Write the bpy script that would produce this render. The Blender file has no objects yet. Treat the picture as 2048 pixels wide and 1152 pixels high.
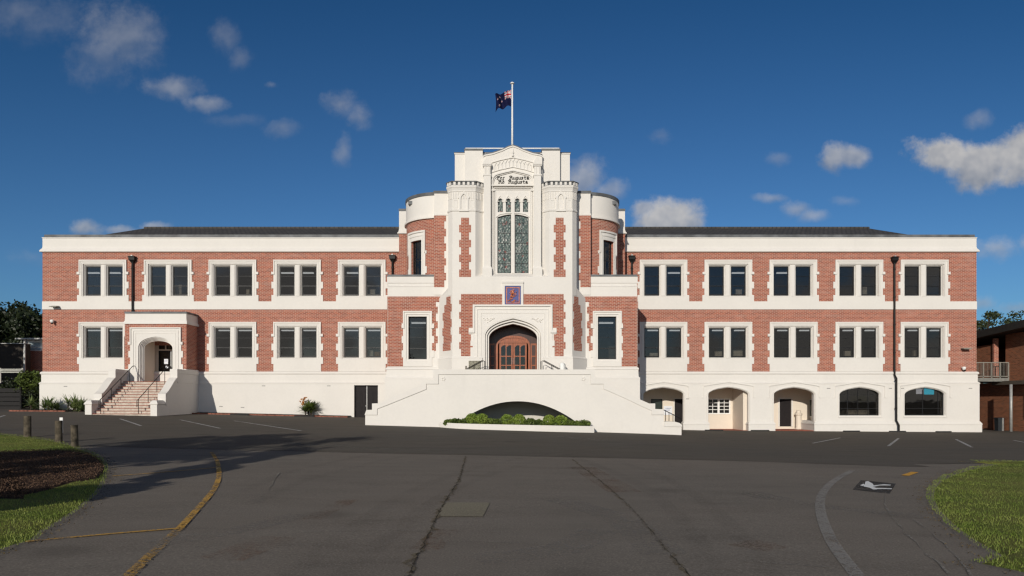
import bpy, bmesh, math, random
import numpy as np
from mathutils import Vector, Matrix, geometry

random.seed(7); rng = np.random.default_rng(7)
SC = bpy.context.scene
COL = SC.collection

# ------------------------------------------------------------------ camera
F = 1365.0; DIST = 45.0; EYE = 1.6; HX = 1024.0; HY = 802.0
cd = bpy.data.cameras.new('camera'); cam = bpy.data.objects.new('camera', cd); COL.objects.link(cam)
cam.location = (0, -DIST, EYE); cam.rotation_euler = (math.radians(90), 0, 0)
cd.sensor_width = 36; cd.lens = F/2048*36; cd.shift_y = (HY-576)/2048
cd.clip_start = 0.2; cd.clip_end = 6000
SC.camera = cam

# ------------------------------------------------------------------ light
SUN_TX, SUN_TZ = 0.29, 0.33            # sideways run and drop of a sun ray per metre towards the facade
sv = Vector((SUN_TX, 1, -SUN_TZ)).normalized()
sd = bpy.data.lights.new('sun', 'SUN'); sun = bpy.data.objects.new('sun', sd); COL.objects.link(sun)
sun.rotation_euler = sv.to_track_quat('-Z', 'Y').to_euler()
sd.energy = 3.35; sd.angle = math.radians(0.53); sd.color = (1.0, 0.93, 0.82)
SUN_EL = math.asin(-sv.z); SUN_AZ = math.atan2(-sv.x, -sv.y)      # direction towards the sun

W = bpy.data.worlds.new('World'); SC.world = W; W.use_nodes = True
def world():
    nt = W.node_tree; N = nt.nodes; L = nt.links; N.clear()
    out = N.new('ShaderNodeOutputWorld'); bg = N.new('ShaderNodeBackground'); L.new(bg.outputs[0], out.inputs[0])
    sky = N.new('ShaderNodeTexSky'); sky.sky_type = 'NISHITA'; sky.sun_disc = False
    sky.sun_elevation = SUN_EL; sky.sun_rotation = SUN_AZ
    sky.air_density = 1.0; sky.dust_density = 0.25; sky.ozone_density = 3.0; sky.altitude = 100
    bg.inputs[1].default_value = 0.115
    def M(op, a, b=None, c=None, clamp=False):
        n = N.new('ShaderNodeMath'); n.operation = op; n.use_clamp = clamp
        for i, v in enumerate((a, b, c)):
            if v is None: continue
            if isinstance(v, (int, float)): n.inputs[i].default_value = v
            else: L.new(v, n.inputs[i])
        return n.outputs[0]
    tc = N.new('ShaderNodeTexCoord'); sep = N.new('ShaderNodeSeparateXYZ'); L.new(tc.outputs['Generated'], sep.inputs[0])
    x, y, z = sep.outputs
    ya = M('MAXIMUM', M('ABSOLUTE', y), 0.05)
    u = M('DIVIDE', x, ya); v = M('DIVIDE', z, ya)
    cmb = N.new('ShaderNodeCombineXYZ'); L.new(u, cmb.inputs[0]); L.new(v, cmb.inputs[1]); L.new(M('SIGN', y), cmb.inputs[2])
    def noise(sc, det, rough=0.6, vec=None, lac=2.0):
        n = N.new('ShaderNodeTexNoise'); n.inputs['Scale'].default_value = sc; n.inputs['Detail'].default_value = det
        n.inputs['Roughness'].default_value = rough; L.new(vec or cmb.outputs[0], n.inputs['Vector']); return n
    n1 = noise(7, 7, 0.6); n2 = noise(24, 6, 0.62)
    sp = N.new('ShaderNodeSeparateXYZ'); L.new(n1.outputs['Color'], sp.inputs[0])
    uu = M('ADD', u, M('MULTIPLY', M('SUBTRACT', sp.outputs[0], 0.5), 0.05))
    vv = M('ADD', v, M('MULTIPLY', M('SUBTRACT', sp.outputs[1], 0.5), 0.042))
    blobs = [(250, 70, 108, 92, .34), (215, 100, 60, 70, .26), (55, 25, 130, 62, .20), (450, 75, 40, 46, .20), (478, 112, 34, 34, .22), (345, 178, 70, 34, .38), (410, 208, 60, 22, .36), (470, 240, 70, 18, .14),
             (680, 208, 40, 34, .34), (715, 235, 30, 38, .34), (688, 300, 20, 42, .32), (570, 258, 40, 22, .24), (543, 172, 16, 10, .22), (1170, 352, 60, 52, .60), (1215, 378, 44, 34, .5),
             (1345, 440, 82, 42, .88), (1300, 425, 44, 24, .7), (1540, 402, 44, 14, .42), (1590, 420, 46, 20, .46), (1620, 432, 40, 18, .44), (1665, 318, 38, 28, .72), (1705, 312, 44, 26, .68), (1550, 314, 36, 18, .26), (1690, 402, 36, 14, .2),
             (1890, 305, 82, 42, .92), (1960, 320, 100, 56, .92), (2050, 315, 100, 62, .92), (1955, 235, 40, 26, .30), (1315, 272, 34, 20, .20), (1990, 490, 72, 34, .50), (2050, 480, 40, 30, .42),
             (170, 460, 56, 22, .60), (238, 463, 44, 12, .5), (310, 455, 36, 14, .6), (2030, 612, 60, 18, .40), (1968, 600, 36, 24, .42), (60, 520, 60, 24, .12)]
    nn = M('ADD', M('MULTIPLY', n2.outputs[0], 0.45), M('MULTIPLY', n1.outputs[0], 0.55))
    dn = M('MULTIPLY', M('SUBTRACT', nn, 0.5), 3.0)
    tot = None; shd = None
    for (cx, cy, rx, ry, k) in blobs:
        a = M('MULTIPLY', M('SUBTRACT', uu, (cx-HX)/F), F/rx); b = M('MULTIPLY', M('SUBTRACT', vv, (HY-cy)/F), F/ry)
        r2 = M('SQRT', M('ADD', M('MULTIPLY', a, a), M('MULTIPLY', b, b)))
        g = M('ADD', M('SUBTRACT', 1.02, r2), dn)
        mrk = N.new('ShaderNodeMapRange'); mrk.interpolation_type = 'SMOOTHSTEP'; L.new(g, mrk.inputs[0]); mrk.inputs[1].default_value = -0.05; mrk.inputs[2].default_value = 0.6+0.7*(1-k); mrk.inputs[4].default_value = k
        sh = M('MULTIPLY', mrk.outputs[0], M('ADD', M('MULTIPLY', b, 0.42), 0.5, clamp=True)); shd = sh if shd is None else M('MAXIMUM', shd, sh)
        tot = mrk.outputs[0] if tot is None else M('MAXIMUM', tot, mrk.outputs[0])
    fr = N.new('ShaderNodeMapRange'); fr.interpolation_type = 'SMOOTHSTEP'; L.new(y, fr.inputs[0]); fr.inputs[1].default_value = -0.05; fr.inputs[2].default_value = 0.3
    front = fr.outputs[0]
    zt_ = N.new('ShaderNodeMapRange'); zt_.interpolation_type = 'SMOOTHSTEP'; L.new(z, zt_.inputs[0]); zt_.inputs[1].default_value = 0.35; zt_.inputs[2].default_value = 0.75
    cf = M('MULTIPLY', tot, front); front = M('MAXIMUM', front, zt_.outputs[0])
    # unseen bright broken cloud added behind the camera to fill the shaded walls
    n3 = noise(3.6, 7, 0.6)
    mb = N.new('ShaderNodeMapRange'); mb.interpolation_type = 'SMOOTHSTEP'; L.new(n3.outputs[0], mb.inputs[0])
    mb.inputs[1].default_value = 0.44; mb.inputs[2].default_value = 0.56; mb.inputs[4].default_value = 0.9
    cb = M('MULTIPLY', mb.outputs[0], M('SUBTRACT', 1.0, front))
    cloud = M('MAXIMUM', cf, cb)
    # the air opposite the sun is a deeper blue, deepest high up
    hv = N.new('ShaderNodeMapRange'); L.new(v, hv.inputs[0]); hv.inputs[1].default_value = 0.22; hv.inputs[2].default_value = 0.62
    t1 = N.new('ShaderNodeMix'); t1.data_type = 'RGBA'; L.new(hv.outputs[0], t1.inputs[0]); t1.inputs[6].default_value = SKY_LOW; t1.inputs[7].default_value = SKY_HIGH
    t2 = N.new('ShaderNodeMix'); t2.data_type = 'RGBA'; L.new(front, t2.inputs[0]); t2.inputs[6].default_value = (.62, .72, .86, 1); L.new(t1.outputs[2], t2.inputs[7])
    tint = N.new('ShaderNodeMix'); tint.data_type = 'RGBA'; tint.blend_type = 'MULTIPLY'; tint.inputs[0].default_value = 1
    zd_ = N.new('ShaderNodeMapRange'); zd_.interpolation_type = 'SMOOTHSTEP'; L.new(z, zd_.inputs[0]); zd_.inputs[1].default_value = 0.5; zd_.inputs[2].default_value = 0.85; zd_.inputs[3].default_value = 1; zd_.inputs[4].default_value = 0.35
    zm = N.new('ShaderNodeVectorMath'); zm.operation = 'SCALE'; L.new(t2.outputs[2], zm.inputs[0]); L.new(zd_.outputs[0], zm.inputs['Scale'])
    L.new(sky.outputs[0], tint.inputs[6]); L.new(zm.outputs[0], tint.inputs[7])
    off = N.new('ShaderNodeVectorMath'); off.operation = 'ADD'; L.new(cmb.outputs[0], off.inputs[0]); off.inputs[1].default_value = (-0.006, 0.014, 0)
    n2b = noise(9, 4, 0.55, off.outputs[0]); n2c = noise(9, 4, 0.55)
    lum = M('ADD', M('MULTIPLY', M('SUBTRACT', n2c.outputs[0], n2b.outputs[0]), 4.0), M('MULTIPLY', M('DIVIDE', shd, M('MAXIMUM', tot, 0.05)), 1.05), clamp=True)
    lum = M('ADD', M('MULTIPLY', lum, front), M('MULTIPLY', M('SUBTRACT', 1.0, front), 1.15))
    cc = N.new('ShaderNodeMix'); cc.data_type = 'RGBA'; cc.clamp_factor = False
    L.new(lum, cc.inputs[0]); cc.inputs[6].default_value = (2.1, 2.3, 2.7, 1); cc.inputs[7].default_value = (4.7, 4.55, 4.4, 1)
    mix = N.new('ShaderNodeMix'); mix.data_type = 'RGBA'; L.new(cloud, mix.inputs[0]); L.new(tint.outputs[2], mix.inputs[6]); L.new(cc.outputs[2], mix.inputs[7])
    L.new(mix.outputs[2], bg.inputs[0])
SKY_LOW = (0.29, 0.475, 0.65, 1); SKY_HIGH = (0.130, 0.335, 0.50, 1)
world()
SC.cycles.filter_width = 1.35
SC.view_settings.view_transform = 'Standard'; SC.view_settings.look = 'None'
SC.view_settings.exposure = 0.0; SC.view_settings.gamma = 1.0

# ------------------------------------------------------------------ measuring helpers (d = metres in front of the main facade)
def S(d): return F/(DIST-d)
def fx(px, d=0): return (px-HX)/S(d)
def fz(py, d=0): return EYE+(HY-py)/S(d)
def R(x0, y0, x1, y1, d=0): return (fx(x0, d), fz(y1, d), fx(x1, d), fz(y0, d))
# ground height
_gx = np.arange(-140, 140.01, .25)
_zf = np.interp(_gx, [-120, -60, -28, -20, -10.6, -7.4, 0, 8.5, 11, 31, 60, 120], [0, 1.1, .94, .76, .54, .46, .2, -.14, -.33, -.46, -.5, 0])
_gy = np.arange(-140, 140.01, .25)
_wy = np.interp(_gy, [-45, -25, -10.5, -5.4, 0, 20, 60, 120], [0, .3, .84, .93, 1, 1.1, 1.1, 0])
def _sm(a, sig):
    k = np.exp(-.5*(np.arange(-24, 25)*.25/sig)**2); k /= k.sum(); return np.convolve(np.pad(a, 24, 'edge'), k, 'valid')
_zf = _sm(_zf, 1.0); _wy = _sm(_wy, 1.6)
def gz(X, Y): return np.interp(X, _gx, _zf)*np.interp(Y, _gy, _wy)
def G(px, py, dz=0.0):
    v = (py-HY)/F; u = (px-HX)/F; t = EYE/v
    for _ in range(60): t = .5*t+.5*(EYE-float(gz(u*t, t-DIST))-dz)/v
    return (u*t, t-DIST)

# ------------------------------------------------------------------ mesh builder
class MB:
    def __init__(s, xf=None): s.v = []; s.f = []; s.m = []; s.xf = xf; s.mi = 0
    def add(s, vs, fs):
        o = len(s.v); s.v += [tuple(p) for p in vs]
        for f in fs: s.f.append(tuple(o+i for i in f)); s.m.append(s.mi)
    def box(s, x0, x1, y0, y1, z0, z1):
        s.add([(x, y, z) for x in (x0, x1) for y in (y0, y1) for z in (z0, z1)],
              [(0, 1, 3, 2), (4, 6, 7, 5), (0, 4, 5, 1), (2, 3, 7, 6), (0, 2, 6, 4), (1, 5, 7, 3)])
        return s
    def prism(s, poly, y0, y1, holes=()):
        """polygon in x,z pushed from y0 (front) to y1"""
        loops = [[Vector((p[0], p[1], 0)) for p in poly]]+[[Vector((p[0], p[1], 0)) for p in h] for h in holes]
        tri = geometry.tessellate_polygon(loops)
        flat = [p for l in loops for p in l]; n = len(flat)
        vs = [(p.x, y0, p.y) for p in flat]+[(p.x, y1, p.y) for p in flat]
        fs = [tuple(t) for t in tri]+[tuple(n+i for i in reversed(t)) for t in tri]
        o = 0
        for l in loops:
            k = len(l)
            for i in range(k): j = (i+1) % k; fs.append((o+i, o+j, n+o+j, n+o+i))
            o += k
        s.add(vs, fs); return s
    def slab(s, poly, z0, z1):
        """polygon in plan (x,y) pushed from z0 to z1"""
        n = len(poly); tri = geometry.tessellate_polygon([[Vector((p[0], p[1], 0)) for p in poly]])
        s.add([(p[0], p[1], z0) for p in poly]+[(p[0], p[1], z1) for p in poly],
              [tuple(reversed(t)) for t in tri]+[tuple(n+i for i in t) for t in tri]+[(i, (i+1) % n, n+(i+1) % n, n+i) for i in range(n)])
        return s
    def side(s, poly, x0, x1):
        """polygon in y,z pushed along x"""
        n = len(poly); tri = geometry.tessellate_polygon([[Vector((p[0], p[1], 0)) for p in poly]])
        s.add([(x0, p[0], p[1]) for p in poly]+[(x1, p[0], p[1]) for p in poly],
              [tuple(t) for t in tri]+[tuple(n+i for i in reversed(t)) for t in tri]+[(i, (i+1) % n, n+(i+1) % n, n+i) for i in range(n)])
        return s
    def loft(s, poly, prof):
        """plan polygon offset outwards by o at height z for each (o,z)"""
        n = len(poly); area = sum(poly[i][0]*poly[(i+1) % n][1]-poly[(i+1) % n][0]*poly[i][1] for i in range(n))
        P = poly if area > 0 else poly[::-1]
        ns = []
        for i in range(n):
            a, b = P[i], P[(i+1) % n]; dx, dy = b[0]-a[0], b[1]-a[1]; l = math.hypot(dx, dy); ns.append((dy/l, -dx/l))
        vs = []
        for (o, z) in prof:
            for i in range(n):
                n0, n1 = ns[i-1], ns[i]; k = 1+n0[0]*n1[0]+n0[1]*n1[1]; k = max(k, .25)
                vs.append((P[i][0]+o*(n0[0]+n1[0])/k, P[i][1]+o*(n0[1]+n1[1])/k, z))
        fs = []
        for r in range(len(prof)-1):
            for i in range(n): j = (i+1) % n; fs.append((r*n+i, r*n+j, (r+1)*n+j, (r+1)*n+i))
        fs.append(tuple(range(n-1, -1, -1))); fs.append(tuple((len(prof)-1)*n+i for i in range(n)))
        s.add(vs, fs); return s
    def rects(s, add, sub=(), y0=0, y1=1, maxx=None):
        """union of rectangles (x0,z0,x1,z1) minus others, as one plate between y0 and y1"""
        R4 = lambda r: (round(min(r[0], r[2]), 4), round(min(r[1], r[3]), 4), round(max(r[0], r[2]), 4), round(max(r[1], r[3]), 4))
        add = [R4(r) for r in add]; sub = [R4(r) for r in sub]
        xs = sorted({r[i] for r in add+sub for i in (0, 2)}); zs = sorted({r[i] for r in add+sub for i in (1, 3)})
        if maxx:
            e = []
            for a, b in zip(xs, xs[1:]):
                k = max(1, math.ceil((b-a)/maxx)); e += [a+(b-a)*i/k for i in range(k)]
            xs = e+[xs[-1]]
        nx, nz = len(xs)-1, len(zs)-1; g = np.zeros((nx+2, nz+2), bool)
        for i in range(nx):
            cx = (xs[i]+xs[i+1])/2
            for j in range(nz):
                cz = (zs[j]+zs[j+1])/2
                if any(r[0] < cx < r[2] and r[1] < cz < r[3] for r in add) and not any(r[0] < cx < r[2] and r[1] < cz < r[3] for r in sub): g[i+1, j+1] = True
        idx = {}; vs = []; fs = []
        def V(i, j, k):
            if (i, j, k) not in idx: idx[(i, j, k)] = len(vs); vs.append((xs[i], (y0, y1)[k], zs[j]))
            return idx[(i, j, k)]
        for i in range(nx):
            for j in range(nz):
                if not g[i+1, j+1]: continue
                fs.append((V(i, j, 0), V(i+1, j, 0), V(i+1, j+1, 0), V(i, j+1, 0)))
                fs.append((V(i, j, 1), V(i, j+1, 1), V(i+1, j+1, 1), V(i+1, j, 1)))
                if not g[i, j+1]: fs.append((V(i, j, 0), V(i, j+1, 0), V(i, j+1, 1), V(i, j, 1)))
                if not g[i+2, j+1]: fs.append((V(i+1, j, 0), V(i+1, j, 1), V(i+1, j+1, 1), V(i+1, j+1, 0)))
                if not g[i+1, j]: fs.append((V(i, j, 0), V(i, j, 1), V(i+1, j, 1), V(i+1, j, 0)))
                if not g[i+1, j+2]: fs.append((V(i, j+1, 0), V(i+1, j+1, 0), V(i+1, j+1, 1), V(i, j+1, 1)))
        s.add(vs, fs); return s
    def tube(s, pts, r, n=8, r1=None):
        pts = [Vector(p) for p in pts]; m = len(pts); vs = []; fs = []
        for i, p in enumerate(pts):
            t = (pts[min(i+1, m-1)]-pts[max(i-1, 0)]).normalized()
            a = t.cross(Vector((0, 0, 1)) if abs(t.z) < .9 else Vector((1, 0, 0))).normalized(); b = t.cross(a)
            rr = r if r1 is None else r+(r1-r)*i/(m-1)
            for k in range(n): q = 2*math.pi*k/n; vs.append(p+a*rr*math.cos(q)+b*rr*math.sin(q))
        for i in range(m-1):
            for k in range(n): l = (k+1) % n; fs.append((i*n+k, i*n+l, (i+1)*n+l, (i+1)*n+k))
        fs.append(tuple(range(n-1, -1, -1))); fs.append(tuple((m-1)*n+k for k in range(n)))
        s.add(vs, fs); return s
    def lathe(s, c, prof, n=16):
        vs = []; fs = []; m = len(prof)
        for (r, z) in prof:
            for k in range(n): q = 2*math.pi*k/n; vs.append((c[0]+r*math.cos(q), c[1]+r*math.sin(q), c[2]+z))
        for i in range(m-1):
            for k in range(n): l = (k+1) % n; fs.append((i*n+k, i*n+l, (i+1)*n+l, (i+1)*n+k))
        fs.append(tuple(range(n-1, -1, -1))); fs.append(tuple((m-1)*n+k for k in range(n)))
        s.add(vs, fs); return s
    def build(s, name, mat, parent=None, smooth=False, uv=None, bevel=0):
        vs = [s.xf(*p) for p in s.v] if s.xf else s.v
        me = bpy.data.meshes.new(name); me.from_pydata(vs, [], s.f)
        mats = mat if isinstance(mat, (list, tuple)) else [mat]
        for m_ in mats: me.materials.append(m_)
        if len(mats) > 1: me.polygons.foreach_set('material_index', s.m)
        bm = bmesh.new(); bm.from_mesh(me); bmesh.ops.recalc_face_normals(bm, faces=bm.faces)
        ul = bm.loops.layers.uv.new('uv')
        for f in bm.faces:
            n = f.normal
            h = math.hypot(n.x, n.y)
            for lp in f.loops:
                co = lp.vert.co
                if uv is not None:
                    lp[ul].uv = uv(s.v[lp.vert.index])
                elif h > .35: lp[ul].uv = ((-n.y*co.x+n.x*co.y)/h, co.z)
                else: lp[ul].uv = (co.x, co.y)
        bm.to_mesh(me); bm.free()
        if smooth: me.polygons.foreach_set('use_smooth', [True]*len(me.polygons))
        o = bpy.data.objects.new(name, me); COL.objects.link(o)
        if parent is not None: o.parent = parent
        if bevel:
            b = o.modifiers.new('bevel', 'BEVEL'); b.width = bevel; b.segments = 2; b.limit_method = 'ANGLE'; b.angle_limit = .7
        return o

def empty(name, loc, label, cat, group=None):
    o = bpy.data.objects.new(name, None); COL.objects.link(o); o.location = loc
    o['label'] = label; o['category'] = cat
    if group: o['group'] = group
    bpy.context.view_layer.update() if False else None
    return o
def adopt(root, ch):
    """keep a part built in world coordinates in place under an Empty that is not at the origin"""
    ch.parent = root; ch.matrix_parent_inverse = Matrix.Translation(-Vector(root.location)); return ch
def tag(o, label, cat, group=None, kind=None):
    if label: o['label'] = label
    if cat: o['category'] = cat
    if group: o['group'] = group
    if kind: o['kind'] = kind
    return o
def struct(o): o['kind'] = 'structure'; return o

# ------------------------------------------------------------------ materials
class NT:
    def __init__(s, name):
        s.m = bpy.data.materials.new(name); s.m.use_nodes = True; s.t = s.m.node_tree; s.N = s.t.nodes; s.L = s.t.links
        s.b = s.N['Principled BSDF']
    def n(s, typ, **kw):
        n = s.N.new(typ)
        for k, v in kw.items():
            if k.startswith('_'): setattr(n, k[1:], v)
            else:
                key = k.replace('__', ' ')
                n.inputs[int(key[1:]) if key[0] == 'i' and key[1:].isdigit() else key].default_value = v
        return n
    def l(s, a, b): s.L.new(a, b)
    def math(s, op, a, b=None, clamp=False):
        n = s.N.new('ShaderNodeMath'); n.operation = op; n.use_clamp = clamp
        for i, v in enumerate((a, b)):
            if v is None: continue
            if isinstance(v, (int, float)): n.inputs[i].default_value = v
            else: s.l(v, n.inputs[i])
        return n.outputs[0]
    def noise(s, scale, det=4, rough=.55, vec=None, dist=0):
        n = s.N.new('ShaderNodeTexNoise'); n.inputs['Scale'].default_value = scale; n.inputs['Detail'].default_value = det
        n.inputs['Roughness'].default_value = rough; n.inputs['Distortion'].default_value = dist
        if vec is None: vec = s.pos()
        s.l(vec, n.inputs['Vector']); return n.outputs[0]
    def pos(s):
        if not hasattr(s, '_p'): s._p = s.N.new('ShaderNodeNewGeometry').outputs['Position']
        return s._p
    def scale(s, v, vec=None):
        n = s.N.new('ShaderNodeVectorMath'); n.operation = 'MULTIPLY'; s.l(vec or s.pos(), n.inputs[0]); n.inputs[1].default_value = v; return n.outputs[0]
    def ramp(s, fac, a, b, lo=0, hi=1, smooth=True):
        n = s.N.new('ShaderNodeMapRange'); n.interpolation_type = 'SMOOTHSTEP' if smooth else 'LINEAR'
        s.l(fac, n.inputs[0]); n.inputs[1].default_value = a; n.inputs[2].default_value = b; n.inputs[3].default_value = lo; n.inputs[4].default_value = hi
        return n.outputs[0]
    def mix(s, fac, a, b, blend='MIX'):
        n = s.N.new('ShaderNodeMix'); n.data_type = 'RGBA'; n.blend_type = blend
        for i, v in ((0, fac), (6, a), (7, b)):
            if isinstance(v, (int, float)): n.inputs[i].default_value = v
            elif isinstance(v, tuple): n.inputs[i].default_value = v if len(v) == 4 else (*v, 1)
            else: s.l(v, n.inputs[i])
        return n.outputs[2]
    def col(s, c):
        if isinstance(c, tuple): s.b.inputs['Base Color'].default_value = (*c, 1)
        else: s.l(c, s.b.inputs['Base Color'])
    def set(s, rough=.5, metal=0, spec=.5):
        s.b.inputs['Roughness'].default_value = rough; s.b.inputs['Metallic'].default_value = metal; s.b.inputs['Specular IOR Level'].default_value = spec
    def bump(s, h, strength=.3, dist=.01):
        n = s.N.new('ShaderNodeBump'); n.inputs['Strength'].default_value = strength; n.inputs['Distance'].default_value = dist
        s.l(h, n.inputs['Height']); s.l(n.outputs[0], s.b.inputs['Normal'])

def m_plaster(name, c=(.735, .705, .66), var=.05):
    t = NT(name); a = t.noise(.55, 5, .6); b = t.noise(7, 5, .6)
    st = t.noise(1, 4, .6, t.scale((2.2, 2.2, .22)))
    c0 = tuple(x*(1-var) for x in c); f = t.math('ADD', t.math('MULTIPLY', a, .6), t.math('MULTIPLY', b, .4))
    cc = t.mix(t.ramp(f, .35, .65), c0, c)
    cc = t.mix(t.ramp(st, .56, .8, 0, .24), cc, tuple(x*.82 for x in c))
    t.col(cc); t.set(.7, 0, .25); t.bump(t.noise(28, 4), .12, .006); return t.m
def m_brick(name, tone=1.0, dark=False, eff=True):
    t = NT(name); uv = t.N.new('ShaderNodeUVMap').outputs[0]
    br = t.n('ShaderNodeTexBrick'); br.offset = .5; t.l(uv, br.inputs['Vector'])
    for k, v in (('Scale', 1), ('Brick Width', .242), ('Row Height', .0842), ('Mortar Size', .0115), ('Mortar Smooth', .25), ('Bias', 0)): br.inputs[k].default_value = v
    if dark: c1, c2, mo = (.38, .135, .065), (.20, .075, .04), (.32, .2, .13)
    else: c1, c2, mo = (.42, .118, .068), (.25, .068, .044), (.54, .39, .31)
    br.inputs['Color1'].default_value = (*[x*tone for x in c1], 1); br.inputs['Color2'].default_value = (*[x*tone for x in c2], 1); br.inputs['Mortar'].default_value = (*mo, 1)
    cc = br.outputs[0]
    n1 = t.noise(1.6, 5, .6); n2 = t.noise(14, 3, .6, t.scale((1, 1, 3)))
    cc = t.mix(t.ramp(n1, .3, .72, .10, 0), cc, (.16, .05, .04))
    if eff:   # lime bloom in horizontal drifts
        n3 = t.noise(1, 5, .65, t.scale((.55, .55, 2.2)))
        f = t.math('MULTIPLY', t.ramp(n3, .5, .78, 0, .38), t.ramp(n2, .35, .7, .2, 1))
        cc = t.mix(f, cc, (.62, .50, .44))
    t.col(cc); t.set(.85, 0, .2)
    t.bump(t.math('MULTIPLY', br.outputs['Fac'], -1), .5, .008); return t.m
def m_flat(name, c, rough=.5, metal=0, spec=.5, var=.12, ns=6):
    t = NT(name); n = t.noise(ns, 4)
    t.col(t.mix(t.ramp(n, .3, .7), tuple(x*(1-var) for x in c), tuple(min(1, x*(1+var)) for x in c))); t.set(rough, metal, spec); return t.m
def m_asphalt(name, c, warm, seed=0):
    t = NT(name); p = t.scale((1, 1, 0)); 
    big = t.noise(.16, 4, .6, p); mid = t.noise(.9, 5, .65, t.scale((.5, 1.4, 0))); fine = t.noise(45, 3, .7); fl = t.noise(9, 5, .7)
    cc = t.mix(t.ramp(big, .35, .65), c, warm)
    cc = t.mix(t.ramp(mid, .42, .7, 0, .5), cc, tuple(x*1.28 for x in c))
    cc = t.mix(t.ramp(mid, .28, .46, .4, 0), cc, tuple(x*.62 for x in c))
    cc = t.mix(t.ramp(fine, .5, .72, 0, .55), cc, tuple(x*1.9 for x in warm))
    cc = t.mix(t.ramp(fine, .3, .46, .5, 0), cc, tuple(x*.4 for x in c))
    cc = t.mix(t.ramp(fl, .62, .8, 0, .3), cc, tuple(x*1.6 for x in warm))
    # hairline scuffs along the way cars turn
    wv = t.noise(1, 4, .7, t.scale((.12, 3.2, 0)), 1.2)
    cc = t.mix(t.ramp(wv, .66, .74, 0, .22), cc, (.26, .25, .23))
    # oil spots
    vo = t.n('ShaderNodeTexVoronoi', Scale=.33); t.l(p, vo.inputs['Vector'])
    cc = t.mix(t.ramp(vo.outputs[0], .04, .16, .35, 0), cc, tuple(x*.45 for x in c))
    t.col(cc); t.set(.95, 0, .06); t.bump(fine, .35, .006); return t.m
def m_leaf(name, c1, c2, rough=.55, trans=.25):
    t = NT(name); n = t.noise(2.2, 3); n2 = t.noise(30, 2)
    f = t.math('ADD', t.math('MULTIPLY', n, .5), t.math('MULTIPLY', n2, .5))
    cc = t.mix(t.ramp(f, .38, .62), c1, c2); t.col(cc); t.set(rough, 0, .35)
    tr = t.N.new('ShaderNodeBsdfTranslucent'); t.l(cc, tr.inputs[0]); mx = t.N.new('ShaderNodeMixShader'); mx.inputs[0].default_value = trans
    t.l(t.b.outputs[0], mx.inputs[1]); t.l(tr.outputs[0], mx.inputs[2]); t.l(mx.outputs[0], t.N['Material Output'].inputs[0]); return t.m
def m_glass(name, tint=(.60, .59, .57), ior=1.55, wob=.0015):
    t = NT(name); g = t.n('ShaderNodeBsdfGlossy', Roughness=.015); g.inputs[0].default_value = (.95, .92, .90, 1)
    tr = t.N.new('ShaderNodeBsdfTransparent'); tr.inputs[0].default_value = (*tint, 1)
    fr = t.n('ShaderNodeFresnel', IOR=ior); mx = t.N.new('ShaderNodeMixShader')
    bn = t.N.new('ShaderNodeBump'); bn.inputs['Strength'].default_value = 1; bn.inputs['Distance'].default_value = wob; t.l(t.noise(1.1, 2), bn.inputs['Height'])
    t.l(bn.outputs[0], g.inputs['Normal'])
    t.l(fr.outputs[0], mx.inputs[0]); t.l(tr.outputs[0], mx.inputs[1]); t.l(g.outputs[0], mx.inputs[2]); t.l(mx.outputs[0], t.N['Material Output'].inputs[0]); return t.m
def m_leaded(name):
    t = NT(name); uv = t.N.new('ShaderNodeUVMap').outputs[0]; sp = t.N.new('ShaderNodeSeparateXYZ'); t.l(uv, sp.inputs[0])
    a = t.math('ADD', t.math('MULTIPLY', sp.outputs[0], 1.6), sp.outputs[1]); b = t.math('SUBTRACT', t.math('MULTIPLY', sp.outputs[0], 1.6), sp.outputs[1])
    def ln(v, p, w): m = t.math('ABSOLUTE', t.math('SUBTRACT', t.math('FRACT', t.math('MULTIPLY', v, 1/p)), .5)); return t.math('GREATER_THAN', m, .5-w)
    ld = t.math('MAXIMUM', ln(a, .26, .09), ln(b, .26, .09))
    vo = t.n('ShaderNodeTexVoronoi', Scale=7.5); t.l(uv, vo.inputs['Vector'])
    s2 = t.N.new('ShaderNodeSeparateColor'); t.l(vo.outputs['Color'], s2.inputs[0])
    c = t.mix(s2.outputs[0], (.035, .065, .055), (.10, .15, .12)); c = t.mix(t.math('GREATER_THAN', s2.outputs[1], .86), c, (.24, .26, .23))
    c = t.mix(t.math('GREATER_THAN', s2.outputs[2], .96), c, (.20, .05, .03)); c = t.mix(ld, c, (.02, .02, .02))
    t.col(c); t.set(.22, 0, .6); t.bump(vo.outputs[0], .4, .02); return t.m
def m_roof(name):
    t = NT(name); uv = t.N.new('ShaderNodeUVMap').outputs[0]
    br = t.n('ShaderNodeTexBrick'); t.l(t.pos(), br.inputs['Vector'])
    for k, v in (('Scale', 1), ('Brick Width', .33), ('Row Height', .36), ('Mortar Size', .03), ('Mortar Smooth', .5)): br.inputs[k].default_value = v
    br.inputs['Color1'].default_value = (.075, .068, .062, 1); br.inputs['Color2'].default_value = (.05, .046, .043, 1); br.inputs['Mortar'].default_value = (.02, .02, .02, 1)
    t.col(br.outputs[0]); t.set(.75); t.bump(t.math('MULTIPLY', br.outputs['Fac'], -1), .8, .03); return t.m
def m_wood(name, c=(.31, .085, .028)):
    t = NT(name); n = t.noise(1, 5, .6, t.scale((30, 30, 2.5)), .6)
    t.col(t.mix(t.ramp(n, .3, .7), tuple(x*.55 for x in c), tuple(x*1.25 for x in c))); t.set(.32, 0, .5); return t.m
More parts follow.
